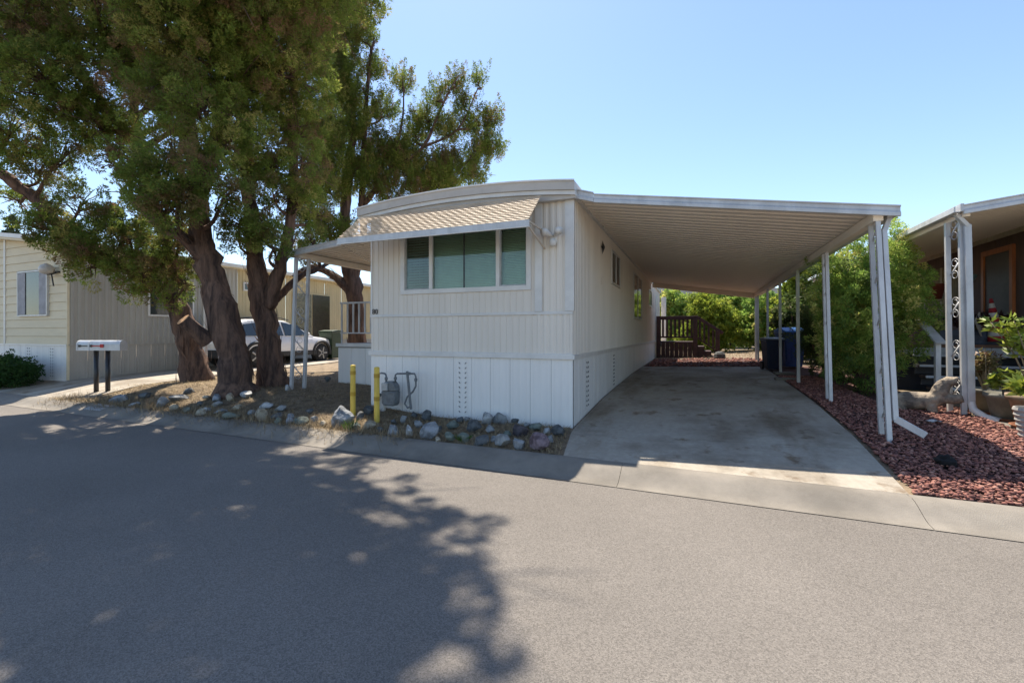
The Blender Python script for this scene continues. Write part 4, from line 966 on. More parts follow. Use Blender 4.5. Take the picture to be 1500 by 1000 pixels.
# tree two: thick twisted trunk with a sawn stub
make_tree('juniper_tree', 'thick twisted juniper with a sawn pale branch stub near its base', g2,
    [([g2 + dn, at(342, 520, d2), at(325, 450, d2), at(306, 390, d2), at(296, 340, d2), at(290, 270, d2 + .1), at(276, 190, d2 + .2), at(270, 90, d2 + .3), at(275, -40, d2 + .4), at(290, -200, d2 + .5), at(300, -330, d2 + .5)], .305, .055),
     ([at(306, 390, d2), at(270, 350, d2 - .2), at(235, 330, d2 - .3), at(190, 290, d2 - .4)], .13, .05),
     ([at(290, 270, d2 + .1), at(320, 200, d2 + .0), at(345, 110, d2), at(360, 0, d2 + .1), at(380, -130, d2 + .2)], .16, .06)],
    [L_(250, 60, 8.6, .8), L_(320, 40, 8.8, .75), L_(215, 140, 8.2, .55), L_(290, 150, 8.2, .5), L_(350, 120, 8.8, .6), L_(250, 215, 8.0, .42), L_(225, 265, 7.9, .42), L_(275, 285, 7.9, .42), L_(320, 250, 8.2, .4), L_(340, 200, 8.4, .42), L_(190, 240, 8.3, .4), 
     L_(310, 95, 8.4, .6), L_(300, -70, 8.8, .9), L_(240, -160, 9, 1.0), L_(360, -180, 9, 1.0)]
    + [(road(300, 700, 7.4), .95), (road(270, 770, 8.2), .95), (road(380, 730, 7.8), .9), (road(330, 850, 9.0), 1.0), (road(430, 800, 8.6), .85), (road(280, 940, 9.8), 1.0), (road(400, 930, 9.8), 1.0), (road(350, 650, 6.8), .7), (road(480, 970, 10.2), .8), (road(470, 880, 9.4), .9)] + fill(10, (170, 390), (-20, 240), (7.9, 9.6), (.32, .5), 4) + [L_(240, 255, 7.8, .4), L_(290, 250, 7.8, .38), L_(205, 282, 8, .38), L_(258, 308, 7.9, .33), L_(330, 285, 8, .33), L_(230, 300, 7.9, .33)],
    215, 120, .05, .0112, 12, stubs=[(at(305, 500, d2 - .1), at(268, 468, d2 - .45), .13)])
# tree three: forked trunk
make_tree('juniper_tree', 'juniper forking into two upright stems beside the porch awning', g3,
    [([g3 + dn, at(394, 500, d3), at(383, 440, d3), at(376, 390, d3), at(368, 320, d3 + .1), at(362, 250, d3 + .2), at(358, 150, d3 + .3), at(360, 30, d3 + .4), at(370, -120, d3 + .5), at(385, -280, d3 + .5)], .255, .045),
     ([at(392, 450, d3), at(410, 395, d3), at(424, 330, d3 + .1), at(430, 260, d3 + .2), at(428, 160, d3 + .3), at(440, 40, d3 + .4), at(455, -90, d3 + .4)], .16, .05),
     ([at(395, 450, d3 + .1), at(415, 428, d3 + .4), at(440, 405, d3 + .8), at(470, 392, d3 + 1.2), at(500, 372, d3 + 1.6)], .10, .04)],
    [L_(420, 40, 10.0, .75), L_(380, 100, 9.6, .6), L_(440, 110, 10.2, .6), L_(400, 170, 9.8, .5), L_(440, 200, 10.2, .45), L_(390, 240, 9.8, .4), L_(420, 290, 10, .35), L_(385, 345, 9.4, .38), L_(350, 350, 9.4, .3), L_(455, 320, 10.8, .4), L_(460, 260, 11, .45), L_(460, 60, 10.4, .6), L_(410, -60, 10, 1.0), L_(460, -170, 10, .9), L_(350, -100, 9.6, .9)]
    + [(road(560, 720, 9.6), .62), (road(620, 765, 10.2), .55), (road(680, 778, 10.4), .34), (road(560, 800, 10.0), .85), (road(610, 850, 10.6), .75), (road(670, 900, 11.2), .5), (road(570, 920, 11.0), .8), (road(620, 975, 11.6), .55), (road(470, 680, 8.6), .6), (road(480, 740, 9.0), .8), (road(540, 860, 10.2), .7)] + fill(10, (340, 480), (-20, 260), (9.4, 10.8), (.32, .5), 5) + [L_(385, 340, 9, .36), L_(352, 326, 9, .32), L_(440, 300, 9.8, .38), L_(400, 285, 9.3, .36), L_(455, 350, 10.6, .3), L_(400, 365, 9.1, .24)],
    215, 120, .053, .0118, 13)
# tree four: open tree behind the porch
q4 = lambda u, v, dd=0: at(u, v, d4 + dd)
make_tree('juniper_tree', 'sparse sunlit juniper with upright reddish stems behind the porch railing', g4,
    [([g4 + dn, q4(522, 470), q4(518, 420), q4(510, 380), q4(505, 320), q4(512, 250), q4(517, 180), q4(508, 110), q4(498, 40), q4(500, -40)], .28, .035),
     ([q4(516, 410), q4(532, 350), q4(530, 290), q4(534, 200), q4(540, 110), q4(548, 60)], .15, .03),
     ([q4(518, 430), q4(490, 405), q4(462, 392), q4(440, 398)], .16, .05),
     ([q4(532, 300), q4(575, 250), q4(620, 215), q4(650, 150), q4(672, 110)], .09, .02), ([q4(620, 215), q4(670, 190), q4(700, 130)], .05, .015), ([q4(530, 320), q4(600, 290), q4(670, 250), q4(715, 200)], .08, .02), ([q4(575, 250), q4(590, 170), q4(590, 110)], .05, .015)],
    [L_(500, 40, 13.6, .55), L_(520, 20, 14, .4), L_(490, 120, 13.8, .6), L_(530, 60, 14, .3), L_(545, 110, 14.2, .32), L_(470, 200, 13.6, .65), L_(520, 190, 14, .5), L_(560, 170, 14.3, .38), L_(590, 130, 14.4, .28), L_(560, 230, 14.3, .5), L_(610, 200, 14.3, .38), L_(600, 260, 14.2, .5), L_(640, 150, 14.3, .25), L_(655, 200, 14.3, .36), L_(650, 250, 14.2, .48), L_(670, 130, 14.4, .24), L_(690, 190, 14.3, .3), L_(700, 230, 14.2, .34), L_(715, 190, 14.2, .24), L_(700, 125, 14.3, .18), L_(480, 280, 13.5, .6), L_(530, 270, 14, .5), L_(570, 290, 14, .45), L_(620, 290, 14.2, .4), L_(660, 280, 14.1, .3), L_(470, 340, 13.2, .4), L_(500, 350, 13.6, .35), L_(450, 380, 13, .3), L_(480, -40, 13.6, .8), L_(690, 260, 14.2, .4), L_(720, 225, 14.2, .3), L_(640, 270, 14.2, .5), L_(590, 235, 14.3, .45), L_(550, 255, 14.2, .5), L_(510, 150, 14, .5), L_(480, 230, 13.4, .6), L_(725, 180, 14.2, .2), L_(625, 180, 14.3, .3), L_(680, 160, 14.3, .25), L_(500, 80, 13.8, .5)],
    540, 90, .062, .013, 14, up=1.5, plen=(.3, .75), prad=(.06, .10))
# ------------------------------------------------------------------ shrubs and far trees
def shrub(name, label, c, r, n, per, leaf, tints, seed, stems=5, cat='shrub', group=None, up=.5, lob=14, trunk_h=.3):
    rng = np.random.default_rng(seed); c = Vector(c); r = Vector(r); gz_ = g(c.x, c.y); t = thing(name, label, cat, (c.x, c.y, gz_), group)
    mb = MB(); rs = random.Random(seed); lobes = []
    for k in range(lob):
        q = Vector((rs.gauss(0, 1), rs.gauss(0, 1), rs.gauss(0, 1))).normalized() * rs.uniform(.25, .8); cc = Vector((c.x + q.x * r.x, c.y + q.y * r.y, c.z + q.z * r.z)); s_ = rs.uniform(.3, .5)
        lobes.append((tuple(cc), (r.x * s_, r.y * s_, r.z * s_)))
    for k in range(stems):
        l_ = lobes[k % lob][0]; b0 = Vector((c.x + rs.uniform(-.15, .15), c.y + rs.uniform(-.15, .15), gz_ - .05)); mb.tube([b0, b0.lerp(Vector(l_), .5) + Vector((0, 0, .1)), l_], [.05, .035, .012], 6)
    mb.build('stems', M_BARK, t, smooth=True)
    P, A, Ln, Rd, Tn = plumes_in(lobes, rng, n, up, plen=(.12, .34), prad=(.07, .13))
    V, T = sprigs(P, A, per, Ln, Rd, leaf[0], leaf[1], rng, Tn)
    m_ = mat('leaf_' + name + str(seed), (1, 1, 1), .6, var=.1, tint=tints, trans=.55, spec=.3)
    o = link('foliage', fastmesh('foliage', V, np.arange(len(V)).reshape(-1, 3), T), m_, t); o['kind'] = 'stuff'; return t
TG = [(0.137, 0.182, 0.055), (0.182, 0.306, 0.073), (0.306, 0.457, 0.09), (0.488, 0.578, 0.137), (0.794, 0.703, 0.245)]
TY = [(0.145, 0.189, 0.029), (0.217, 0.29, 0.041), (0.319, 0.392, 0.051), (0.435, 0.464, 0.072)]
TD = [(0.052, 0.078, 0.026), (0.078, 0.122, 0.035), (0.122, 0.174, 0.049), (0.209, 0.209, 0.086)]
shrub('arborvitae_shrub', 'tall dense green arborvitae shrub between the carport posts and the brown porch', (2.86, 10.0, 1.85), (.95, 1.0, 1.55), 170, 120, (.042, .0105), TG, 21, lob=34, up=.8)
shrub('arborvitae_shrub', 'darker brownish arborvitae growing behind the tall dense shrub beside the bins', (2.86, 12.3, 1.7), (.75, .8, 1.35), 160, 110, (.042, .0105), TD, 22, lob=22, up=.8)
shrub('low_hedge', 'low clipped green hedge in front of the neighbouring white skirting', (-16.3, 5.85, .52), (1.6, .38, .32), 420, 30, (.05, .02), [(.02, .05, .015), (.035, .085, .02), (.06, .13, .03)], 23, cat='hedge', lob=30, up=.3)
for i, (c, r, tt, lab) in enumerate([((.6, 26.0, 1.9), (1.6, 1.2, 1.6), TY, 'yellow-green leafy bush just beyond the dark red steps'), ((-1.0, 29.5, 2.4), (1.5, 1.2, 2.0), TG, 'leafy green bush beside the white column behind the landing'), ((3.2, 27.2, 2.0), (1.7, 1.3, 1.8), TG, 'broad mid-green bush at the back of the dry yard'),
                                     ((5.2, 25.0, 2.4), (1.5, 1.3, 2.0), TG, 'rounded green bush behind the far carport posts'), ((4.2, 20.2, 2.6), (1.3, 1.3, 2.2), TY, 'bright yellow-green tree rising behind the recycling bins'), ((6.6, 22.5, 2.6), (1.6, 1.4, 2.2), TG, 'tall green bush at the far corner of the brown porch'), ((3.0, 17.6, 1.5), (.6, .6, 1.1), TD, 'dark narrow bush behind the blue bin'), ((1.9, 31.5, 3.2), (2.2, 1.5, 2.6), TG, 'tall green tree at the rear fence line')]):
    shrub('garden_bush', lab, c, r, 190, 30, (.12, .045), tt, 30 + i, lob=18)
cp_ = at(17, 340, 45); t = thing('cypress_tree', 'distant narrow dark cypress beyond the yellow home roof', 'tree', (cp_.x, cp_.y, .7)); MB().tube([(cp_.x, cp_.y, .6), (cp_.x, cp_.y, 6)], [.25, .1], 8).build('trunk', M_BARK, t)
rng = np.random.default_rng(5); lobes = [((cp_.x, cp_.y, z), (.55 * f_, .55 * f_, 1.1)) for z, f_ in ((3, 1.3), (5, 1.5), (7, 1.5), (9, 1.35), (10.6, 1.0), (12, .6))]
P, A, Ln, Rd, Tn = plumes_in(lobes, rng, 160, 1.6); V, T = sprigs(P, A, 18, Ln, Rd, .3, .08, rng, Tn)
link('crown', fastmesh('crown', V, np.arange(len(V)).reshape(-1, 3), T), mat('leaf_cyp', (1, 1, 1), .7, tint=[(.04, .065, .03), (.06, .095, .04), (.085, .12, .05)]), t)['kind'] = 'stuff'
# house beyond the back yard
hb = thing('rear_house', 'pale green lap-sided house glimpsed behind the back yard bushes', 'house', (-2, 36, .7)); M_PG = mat('pale_green_siding', (.42, .47, .42), .6, var=.05)
for k in range(14): MB().box((-7, 35.9 - .01 * (k % 2), .7 + k * .25), (7, 36, .7 + k * .25 + .24)).build('siding_board', M_PG, hb)
MB().box((-7, 36.0, .5), (7, 42, 4.2)).build('wall', M_PG, hb); MB().profile([(-7.5, 4.2), (7.5, 4.2), (0, 5.4)], (0, 35.5, 0), (1, 0, 0), (0, 0, 1), (0, 1, 0), 7).build('roof', M_ROOF, hb, fix=True)
# ------------------------------------------------------------------ parked crossover
def make_car(cx, y0, zg_):
    t = thing('parked_car', 'white crossover with black wheel-arch cladding parked beside the yellow home', 'car', (cx, y0 + 2.2, zg_))
    W = mat('white_car_paint', (.78, .78, .78), .22, var=.02, spec=.6); K = mat('black_cladding', (.025, .025, .027), .6); G = mat('car_glass', (.02, .028, .03), .04, spec=.9)
    T_ = mat('tyre', (.02, .02, .02), .85); RM = mat('wheel_rim', (.35, .36, .37), .3, metal=.8)
    P = lambda x, s, z: (cx + x, y0 + s, zg_ + z)
    st_ = [(0, .42, .80, .80), (.06, .36, .92, .87), (.35, .33, .98, .90), (1.0, .30, .98, .90), (2.2, .30, .96, .90), (3.1, .30, .95, .90), (3.6, .32, .90, .88), (4.1, .34, .82, .82), (4.38, .38, .70, .72), (4.45, .44, .62, .62)]
    mb = MB(); n = 8
    for s, zb, zt, hw in st_:
        zm = zb + (zt - zb) * .55
        for x, z in ((-hw * .93, zb), (-hw, zb + .08), (-hw, zm), (-hw * .95, zt), (hw * .95, zt), (hw, zm), (hw, zb + .08), (hw * .93, zb)): mb.v.append(P(x, s, z))
    for i in range(len(st_) - 1):
        for k in range(n): mb.f.append((i * n + k, i * n + (k + 1) % n, (i + 1) * n + (k + 1) % n, (i + 1) * n + k))
    mb.f += [tuple(range(n)), tuple(range((len(st_) - 1) * n, len(st_) * n))[::-1]]
    body = mb.build('body', W, t, smooth=True, fix=True); body.modifiers.new('bevel', 'BEVEL').width = .03
    cs = [(.10, .98, .90), (.32, 1.38, .70), (.75, 1.50, .68), (1.6, 1.53, .68), (2.2, 1.48, .67), (2.62, 1.32, .68), (3.18, .95, .80)]
    mb = MB(); n = 6
    for s, zr, hw in cs:
        for x, z in ((-.86, .93), (-max(hw, .86 - (zr - .93) * .38), zr - .06 if zr > 1.02 else zr), (-hw * .8, zr), (hw * .8, zr), (max(hw, .86 - (zr - .93) * .38), zr - .06 if zr > 1.02 else zr), (.86, .93)): mb.v.append(P(x, s, z))
    for i in range(len(cs) - 1):
        for k in range(n): mb.f.append((i * n + k, i * n + (k + 1) % n, (i + 1) * n + (k + 1) % n, (i + 1) * n + k))
    mb.f += [tuple(range(n)), tuple(range((len(cs) - 1) * n, len(cs) * n))[::-1]]
    mb.build('cabin', W, t, smooth=False, fix=True, bevel=.03)
    side = lambda s, z, sx: P(sx * (.875 - (z - .93) * .36), s, z)
    for sx in (-1, 1):
        for q in (((.45, .98), (1.05, .98), (1.0, 1.40), (.55, 1.34)), ((1.12, .98), (1.90, .98), (1.86, 1.44), (1.07, 1.42)), ((1.98, .98), (2.95, .98), (2.50, 1.34), (1.95, 1.43))):
            a = [side(s, z, sx * 1.012) for s, z in q]; b = [side(s, z, sx * .97) for s, z in q]
            MB().add(a + b, [(0, 1, 2, 3), (7, 6, 5, 4)] + [(k, 4 + k, 4 + (k + 1) % 4, (k + 1) % 4) for k in range(4)]).build('side_glass', G, t, fix=True)
        MB().tube([P(sx * .62, .5, 1.54), P(sx * .62, 1.0, 1.58), P(sx * .62, 2.0, 1.57), P(sx * .62, 2.3, 1.51)], .018, 6).build('roof_rail', K, t)
        MB().ell(P(sx * 1.0, 2.78, 1.03), (.10, .06, .07)).build('mirror', W, t, smooth=True)
        MB().box(P(sx * .905 - .012, .9, .30), P(sx * .905 + .012, 3.3, .46)).build('sill_cladding', K, t, bevel=.01)
        for s in (.88, 3.55):
            mb = MB(); mb.tube([P(sx * .89, s + .40 * math.cos(a), .36 + .40 * math.sin(a)) for a in np.linspace(-.25, math.pi + .25, 16)], .055, 6); mb.build('wheel_arch', K, t, smooth=True)
            wh = MB(); pr = [(.20, -.10), (.31, -.11), (.345, -.08), (.345, .08), (.31, .11), (.20, .10)]
            o_ = MB().lathe(pr, (0, 0, 0), 26); R_ = Matrix.Rotation(R(90), 4, 'Y'); c_ = Vector(P(sx * .80, s, .345)); o_.v = [tuple(R_ @ Vector(v) + c_) for v in o_.v]; tyre = o_.build('wheel', T_, t, smooth=True)
            d_ = MB().lathe([(.02, .0), (.06, .03), (.22, .02), (.225, -.02), (.02, -.03)], (0, 0, 0), 20); d_.v = [tuple(R_ @ Vector(v) * 1 + c_ + Vector((sx * .095, 0, 0))) for v in d_.v]; d_.build('hub', K, tyre)
            for k in range(5):
                a = k * 2 * math.pi / 5; u_ = Vector((0, math.cos(a), math.sin(a))); MB().bar(c_ + Vector((sx * .125, 0, 0)) + u_ * .03, c_ + Vector((sx * .12, 0, 0)) + u_ * .225, .05, .02, up=(1, 0, 0)).build('spoke', RM, tyre, bevel=.006)
        MB().box(P(sx * .70 - .17, -.03, .74), P(sx * .70 + .17, .16, .92)).build('tail_light', mat('tail_red', (.35, .015, .015), .2), t, bevel=.02)
        MB().box(P(sx * .62 - .18, 4.24, .62), P(sx * .62 + .18, 4.42, .74)).build('headlight', G, t, bevel=.02)
    MB().box(P(-.78, -.06, .30), P(.78, .10, .55)).build('rear_bumper', K, t, bevel=.03); MB().box(P(-.70, 4.30, .30), P(.70, 4.50, .50)).build('front_bumper', K, t, bevel=.03)
    a = [P(-.58, .24, 1.02), P(.58, .24, 1.02), P(.52, .38, 1.36), P(-.52, .38, 1.36)]; MB().add([Vector(q) + Vector((0, -.05, .0)) for q in a] + a, [(0, 1, 2, 3), (7, 6, 5, 4)] + [(k, 4 + k, 4 + (k + 1) % 4, (k + 1) % 4) for k in range(4)]).build('rear_glass', G, t, fix=True)
    a = [P(-.70, 3.12, 1.0), P(.70, 3.12, 1.0), P(.60, 2.66, 1.33), P(-.60, 2.66, 1.33)]; MB().add([Vector(q) + Vector((0, .03, .03)) for q in a] + a, [(0, 1, 2, 3), (7, 6, 5, 4)] + [(k, 4 + k, 4 + (k + 1) % 4, (k + 1) % 4) for k in range(4)]).build('windshield', G, t, fix=True)
    MB().box(P(-.26, -.045, .62), P(.26, -.0, .74)).build('number_plate', M_TRIM, t)
make_car(-13.66, 9.35, .44)
# wheeled bins
def bin_(name, label, p, w_, dp_, h, body, lid, rot=0., dome=False):
    t = thing(name, label, 'bin', p); Mx = Matrix.Translation(p) @ Matrix.Rotation(rot, 4, 'Z')
    def put(mb): mb.v = [tuple(Mx @ Vector(v)) for v in mb.v]; return mb
    a, b = w_ / 2, dp_ / 2; mb = MB()
    mb.add([(-a * .8, -b * .8, .04), (a * .8, -b * .8, .04), (a * .8, b * .8, .04), (-a * .8, b * .8, .04), (-a, -b, h * .93), (a, -b, h * .93), (a, b, h * .93), (-a, b, h * .93)], [(3, 2, 1, 0), (4, 5, 6, 7), (0, 1, 5, 4), (1, 2, 6, 5), (2, 3, 7, 6), (3, 0, 4, 7)])
    put(mb).build('body', body, t, bevel=.02)
    mb = MB().box((-a * 1.04, -b * 1.06, h * .89), (a * 1.04, b * 1.04, h * .935)); put(mb).build('rim', body, t, bevel=.012)
    mb = MB(); pr = [(-b * 1.08, h * .94), (b * 1.02, h * .94), (b * 1.0, h * 1.0), (0, h * (1.07 if dome else 1.02)), (-b * 1.0, h * .985)]
    mb.profile(pr, (-a * 1.06, 0, 0), (0, 1, 0), (0, 0, 1), (1, 0, 0), 2.12 * a); put(mb).build('lid', lid, t, bevel=.02, fix=True)
    for sx in (-1, 1):
        o_ = MB().lathe([(.03, -.03), (.12, -.03), (.12, .03), (.03, .03)], (0, 0, 0), 14); R_ = Matrix.Rotation(R(90), 4, 'Y'); o_.v = [tuple(Mx @ (R_ @ Vector(v) + Vector((sx * a * .85, b * .85, .12)))) for v in o_.v]; o_.build('wheel', M_BLACK, t)
    for k in (-.45, -.15, .15, .45): mb = MB().box((k * a * 1.6 - .012, -b * .94, h * .2), (k * a * 1.6 + .012, -b * .90, h * .85)); put(mb).build('rib', body, t)
BLU = mat('blue_plastic', (.02, .075, .26), .45, var=.1); DBL = mat('navy_plastic', (.012, .022, .06), .5, var=.1); GRL = mat('grey_lid', (.17, .17, .18), .5); LBL = mat('light_blue_lid', (.05, .19, .55), .45)
bin_('wheeled_bin', 'navy wheeled bin with a flat grey lid beside the carport posts', Vector((1.93, 14.25, g(1.93, 14.25))), .44, .55, .88, DBL, GRL, .15)
bin_('wheeled_bin', 'larger blue recycling bin with a domed bright blue lid', Vector((2.5, 15.2, g(2.5, 15.2))), .55, .7, 1.08, BLU, LBL, .25, True)
GRNB = mat('green_plastic', (.02, .045, .02), .5)
pb = at(488, 488, 17.5); bin_('wheeled_bin', 'dark green wheeled bin by the porch deck near the car', Vector((pb.x - .1, pb.y, g(pb.x, pb.y))), .6, .65, 1.1, GRNB, GRNB, .1)
# paving stones in the bark beside the driveway
for u, v, lab in ((1150, 556, 'flat concrete paving stone in the rocks beside the driveway edge'), (1147, 547, 'flat concrete paving stone set just behind the other one')):
    p = gp(u, v); tag(MB().box((p.x - .2, p.y - .15, p.z - .02), (p.x + .25, p.y + .18, p.z + .035)).build('paving_stone', M_CONC, bevel=.01), lab, 'paving stone')
p = gp(1054, 525)
tag(MB().lathe([(.17, 0), (.22, .08), (.20, .2), (.14, .28), (.03, .31)], (p.x, p.y, p.z - .03), 9).build('yard_stone', rockmat('dark'), smooth=False), 'lone grey boulder on the dry grass behind the carport', 'rock')
# ------------------------------------------------------------------ brown home with porch on the other side
bh_ = thing('neighboring_home', 'dark brown panelled home with orange-framed door and raised porch', 'mobile home', (5.45, 8, .4))
WXN = 5.45
for k in range(9): MB().box((WXN, 8.2 + k * 1.22 + .004, .4), (WXN + .06, 8.2 + (k + 1) * 1.22 - .004, 3.42)).build('wall_panel', M_BROWN, bh_, bevel=.004)
MB().box((WXN + .06, 8.2, .3), (11, 19.2, 3.5)).build('wall', M_BROWN, bh_)
MB().box((WXN - .03, 8.2, 3.33), (WXN - .001, 19.2, 3.45)).build('ledger', mat('cream_trim', (.52, .45, .33), .5), bh_)
MB().profile([(WXN - .1, 3.5), (11.5, 3.5), (11.5, 3.62), (8.3, 4.4), (WXN + .2, 3.75), (WXN - .1, 3.62)], (0, 8.6, 0), (1, 0, 0), (0, 0, 1), (0, 1, 0), 11).build('roof', M_TRIM, bh_, fix=True)
# door with orange frame
dr = thing('porch_door', None, None, (WXN, 11.3, 1.3)); dr.parent = bh_; dr.matrix_parent_inverse = Matrix.Translation(bh_.location).inverted()
y0, y1 = 11.25, 12.25
MB().box((WXN - .05, y0, 1.30), (WXN + .01, y0 + .09, 3.15)).box((WXN - .05, y1 - .09, 1.30), (WXN + .01, y1, 3.15)).box((WXN - .05, y0 + .09, 3.05), (WXN + .01, y1 - .09, 3.15)).build('door_frame', M_ORANGE, dr, bevel=.004)
MB().box((WXN - .02, y0 + .09, 1.30), (WXN + .005, y1 - .09, 3.05)).build('door_panel', mat('screen_door', (.07, .06, .05), .5), dr)
w2 = thing('porch_window', None, None, (WXN, 13.8, 1.9)); w2.parent = bh_; w2.matrix_parent_inverse = Matrix.Translation(bh_.location).inverted()
MB().box((WXN - .03, 13.0, 1.85), (WXN - .001, 15.6, 3.05)).build('curtain', M_CURT, w2)
for yy in (13.0, 13.85, 14.7, 15.55): MB().box((WXN - .05, yy, 1.85), (WXN - .0, yy + .06, 3.05)).build('mullion', mat('window_frame_tan', (.40, .34, .22), .5), w2)
# porch awning
an = thing('porch_awning', 'grey pan awning with gutter over the brown porch on a scroll post', 'awning', (3.3, 7.9, .35))
zn = lambda x: 3.145 + (x - 3.3) * .128
pan_roof(an, 3.33, zn(3.33), WXN - .03, zn(WXN - .03), 7.93, 16.5, .28, M_PAN)
front_fascia(an, 3.30, WXN, lambda x: zn(x) - .045, 7.9, .115, M_ALU)
MB().box((3.27, 7.88, zn(3.3) - .02), (3.31, 16.5, zn(3.3) + .085)).box((3.22, 7.88, zn(3.3) - .03), (3.269, 16.5, zn(3.3) - .018)).box((3.20, 7.88, zn(3.3) - .03), (3.219, 16.5, zn(3.3) + .05)).build('gutter', M_ALU, an, bevel=.004)
MB().box((3.32, 7.95, zn(3.3) - .08), (3.40, 16.5, zn(3.3) - .005)).build('beam', M_PAN, an)
lace_post(an, (3.33, 8.12, g(3.3, 8.1) - .03), (3.33, 8.2, zn(3.3) - .08), .23, (-.25, .97, 0), .055)
MB().bar((3.36, 14.5, .45), (3.36, 14.5, zn(3.3) - .08), .06, .06, up=(0, 1, 0)).build('post', M_ALU, an)
mb = MB(); mb.bar((3.27, 8.0, zn(3.3) - .03), (3.40, 8.03, 2.95), .05, .07, up=(0, 1, 0)); mb.bar((3.40, 8.03, 2.97), (3.42, 7.98, .55), .075, .06, up=(0, 1, 0)); mb.build('downspout', M_ALU, an, bevel=.006)
MB().tube([(3.42, 7.98, .58), (3.43, 7.95, .48), (3.50, 7.85, .40), (3.60, 7.74, .36)], [.04, .045, .05, .055], 10, caps=False).build('downspout_elbow', M_TRIM, an, smooth=True)
# porch floor and stairs
pd = thing('porch_deck', 'raised porch deck reached by dark steps with pale edges', 'porch', (4.4, 10.8, .42))
PZ = 1.29
MB().box((3.45, 10.8, PZ - .05), (WXN - .03, 16.4, PZ)).build('deck_floor', mat('brown_deck', (.20, .10, .06), .6), pd)
for k in range(4): MB().box((3.45 + k * .485 + .003, 10.79, PZ - .20), (3.45 + (k + 1) * .485 - .003, 10.83, PZ - .055)).build('skirt_board', M_NOSE, pd)
MB().box((3.46, 10.84, .4), (WXN - .03, 10.88, PZ - .2)).build('skirt_panel', M_NAVY, pd)
MB().box((3.46, 10.88, .4), (3.50, 16.4, PZ - .05)).build('skirt_panel', M_NAVY, pd)
for k in range(5):
    z = PZ - .175 * (k + 1) - .0; y = 10.79 - .25 * k
    st_ = MB().box((3.70, y - .27, z - .05), (WXN - .04, y - .0, z - .004)).build('step', M_NAVY, pd); MB().box((3.69, y - .29, z - .035), (WXN - .03, y - .255, z + .004)).build('step_edge', M_NOSE, st_)
    MB().box((3.72, y - .02, z - .175), (WXN - .05, y - .001, z - .05)).build('riser', M_NAVY, st_)
rb = Vector((3.62, 9.42, g(3.6, 9.4))); MB().box((rb.x - .035, rb.y - .035, rb.z - .05), (rb.x + .035, rb.y + .035, 1.36)).build('rail_post', M_ALU, pd, bevel=.004)
MB().bar((3.62, 9.30, 1.34), (3.58, 10.8, 2.18), .14, .035).build('hand_rail', M_ALU, pd, bevel=.004)
MB().box((3.55, 10.76, PZ), (3.62, 10.83, 2.2)).build('rail_post', M_ALU, pd, bevel=.004)
# concrete strip under the pots
mb = MB(); tag(MB().box((3.52, 6.2, .2), (4.1, 9.2, .375)).build('patio_edge', M_CONC, bevel=.01), 'narrow concrete strip under the row of planters', 'paving')
# ------------------------------------------------------------------ planters
def pot(x, y, z, r, h, m, label, rings=False, saucer=True):
    t = thing('plant_pot', label, 'plant pot', (x, y, z)); pr = [(r * .68, 0), (r * .95, h * .82), (r * 1.06, h * .83), (r * 1.08, h), (r * .96, h), (r * .92, h * .9), (.02, h * .88)]
    if rings:
        pr = [(r * .72, 0)] + [(r * (.72 + .28 * k / 12) + (.012 if k % 2 else 0), h * k / 12) for k in range(1, 12)] + [(r, h), (r * .93, h), (r * .9, h * .9), (.02, h * .88)]
    MB().lathe(pr, (x, y, z + .02), 24).build('body', m, t, smooth=not rings)
    MB().lathe([(.02, 0), (r * .9, .0), (r * .9, .01), (.02, .012)], (x, y, z + h * .9), 16).build('soil', M_DIRT, t)
    if saucer: MB().lathe([(r * .8, 0), (r * .95, .035), (r * .88, .035), (r * .75, .012)], (x, y, z + .001), 20).build('saucer', mat('terracotta', (.30, .12, .06), .8), t)
    return Vector((x, y, z + h * .9))
PGR = mat('grey_green_pot', (.22, .21, .17), .7, var=.15); PTN = mat('tan_pot', (.30, .22, .15), .75, var=.2, vscale=8); PRG = mat('grey_ribbed_pot', (.42, .40, .38), .6, var=.1)
pz = .376
t1 = pot(3.78, 8.45, pz, .22, .33, PGR, 'grey-green pot with a twiggy plant beside the downspout'); t2 = pot(3.72, 7.85, pz, .21, .33, PGR, 'tapered grey-green pot with dark rim next to the tan pot'); t3 = pot(3.72, 7.28, pz, .25, .38, PTN, 'large tan pot holding the branching green plant'); t4 = pot(3.42, 6.70, g(3.4, 6.7), .18, .33, PRG, 'grey ribbed pot standing on the red rocks', True, False)
def plant(base, label, n, hgt, spread, leaf, tints, seed, name='potted_plant', per=14, nod=6):
    rng = np.random.default_rng(seed); rs = random.Random(seed); t = thing(name, label, 'plant', base); mb = MB(); P = []; A = []
    for k in range(n):
        a = rs.uniform(0, 6.28); e = base + Vector((math.cos(a) * spread * rs.uniform(.3, 1), math.sin(a) * spread * rs.uniform(.3, 1), hgt * rs.uniform(.55, 1))); m_ = base.lerp(e, .5) + Vector((0, 0, .08 * hgt)); mb.tube([base - Vector((0, 0, .03)), m_, e], [.012, .009, .004], 5)
        for j in range(nod):
            q = m_.lerp(e, j / max(1, nod - 1)); P.append(tuple(q)); A.append(((q - base).normalized() + Vector((rs.gauss(0, .3), rs.gauss(0, .3), .4))).normalized()[:])
    mb.build('stems', mat('pale_stem', (.28, .22, .14), .8), t, smooth=True); P = np.array(P); A = np.array(A); N = len(P)
    V, T = sprigs(P, A, per, np.full(N, .05), np.full(N, .045), leaf[0], leaf[1], rng, rng.random(N), 1.1)
    link('leaves', fastmesh('leaves', V, np.arange(len(V)).reshape(-1, 3), T), mat('leaf_' + str(seed), (1, 1, 1), .5, tint=tints, trans=.35), t)['kind'] = 'stuff'
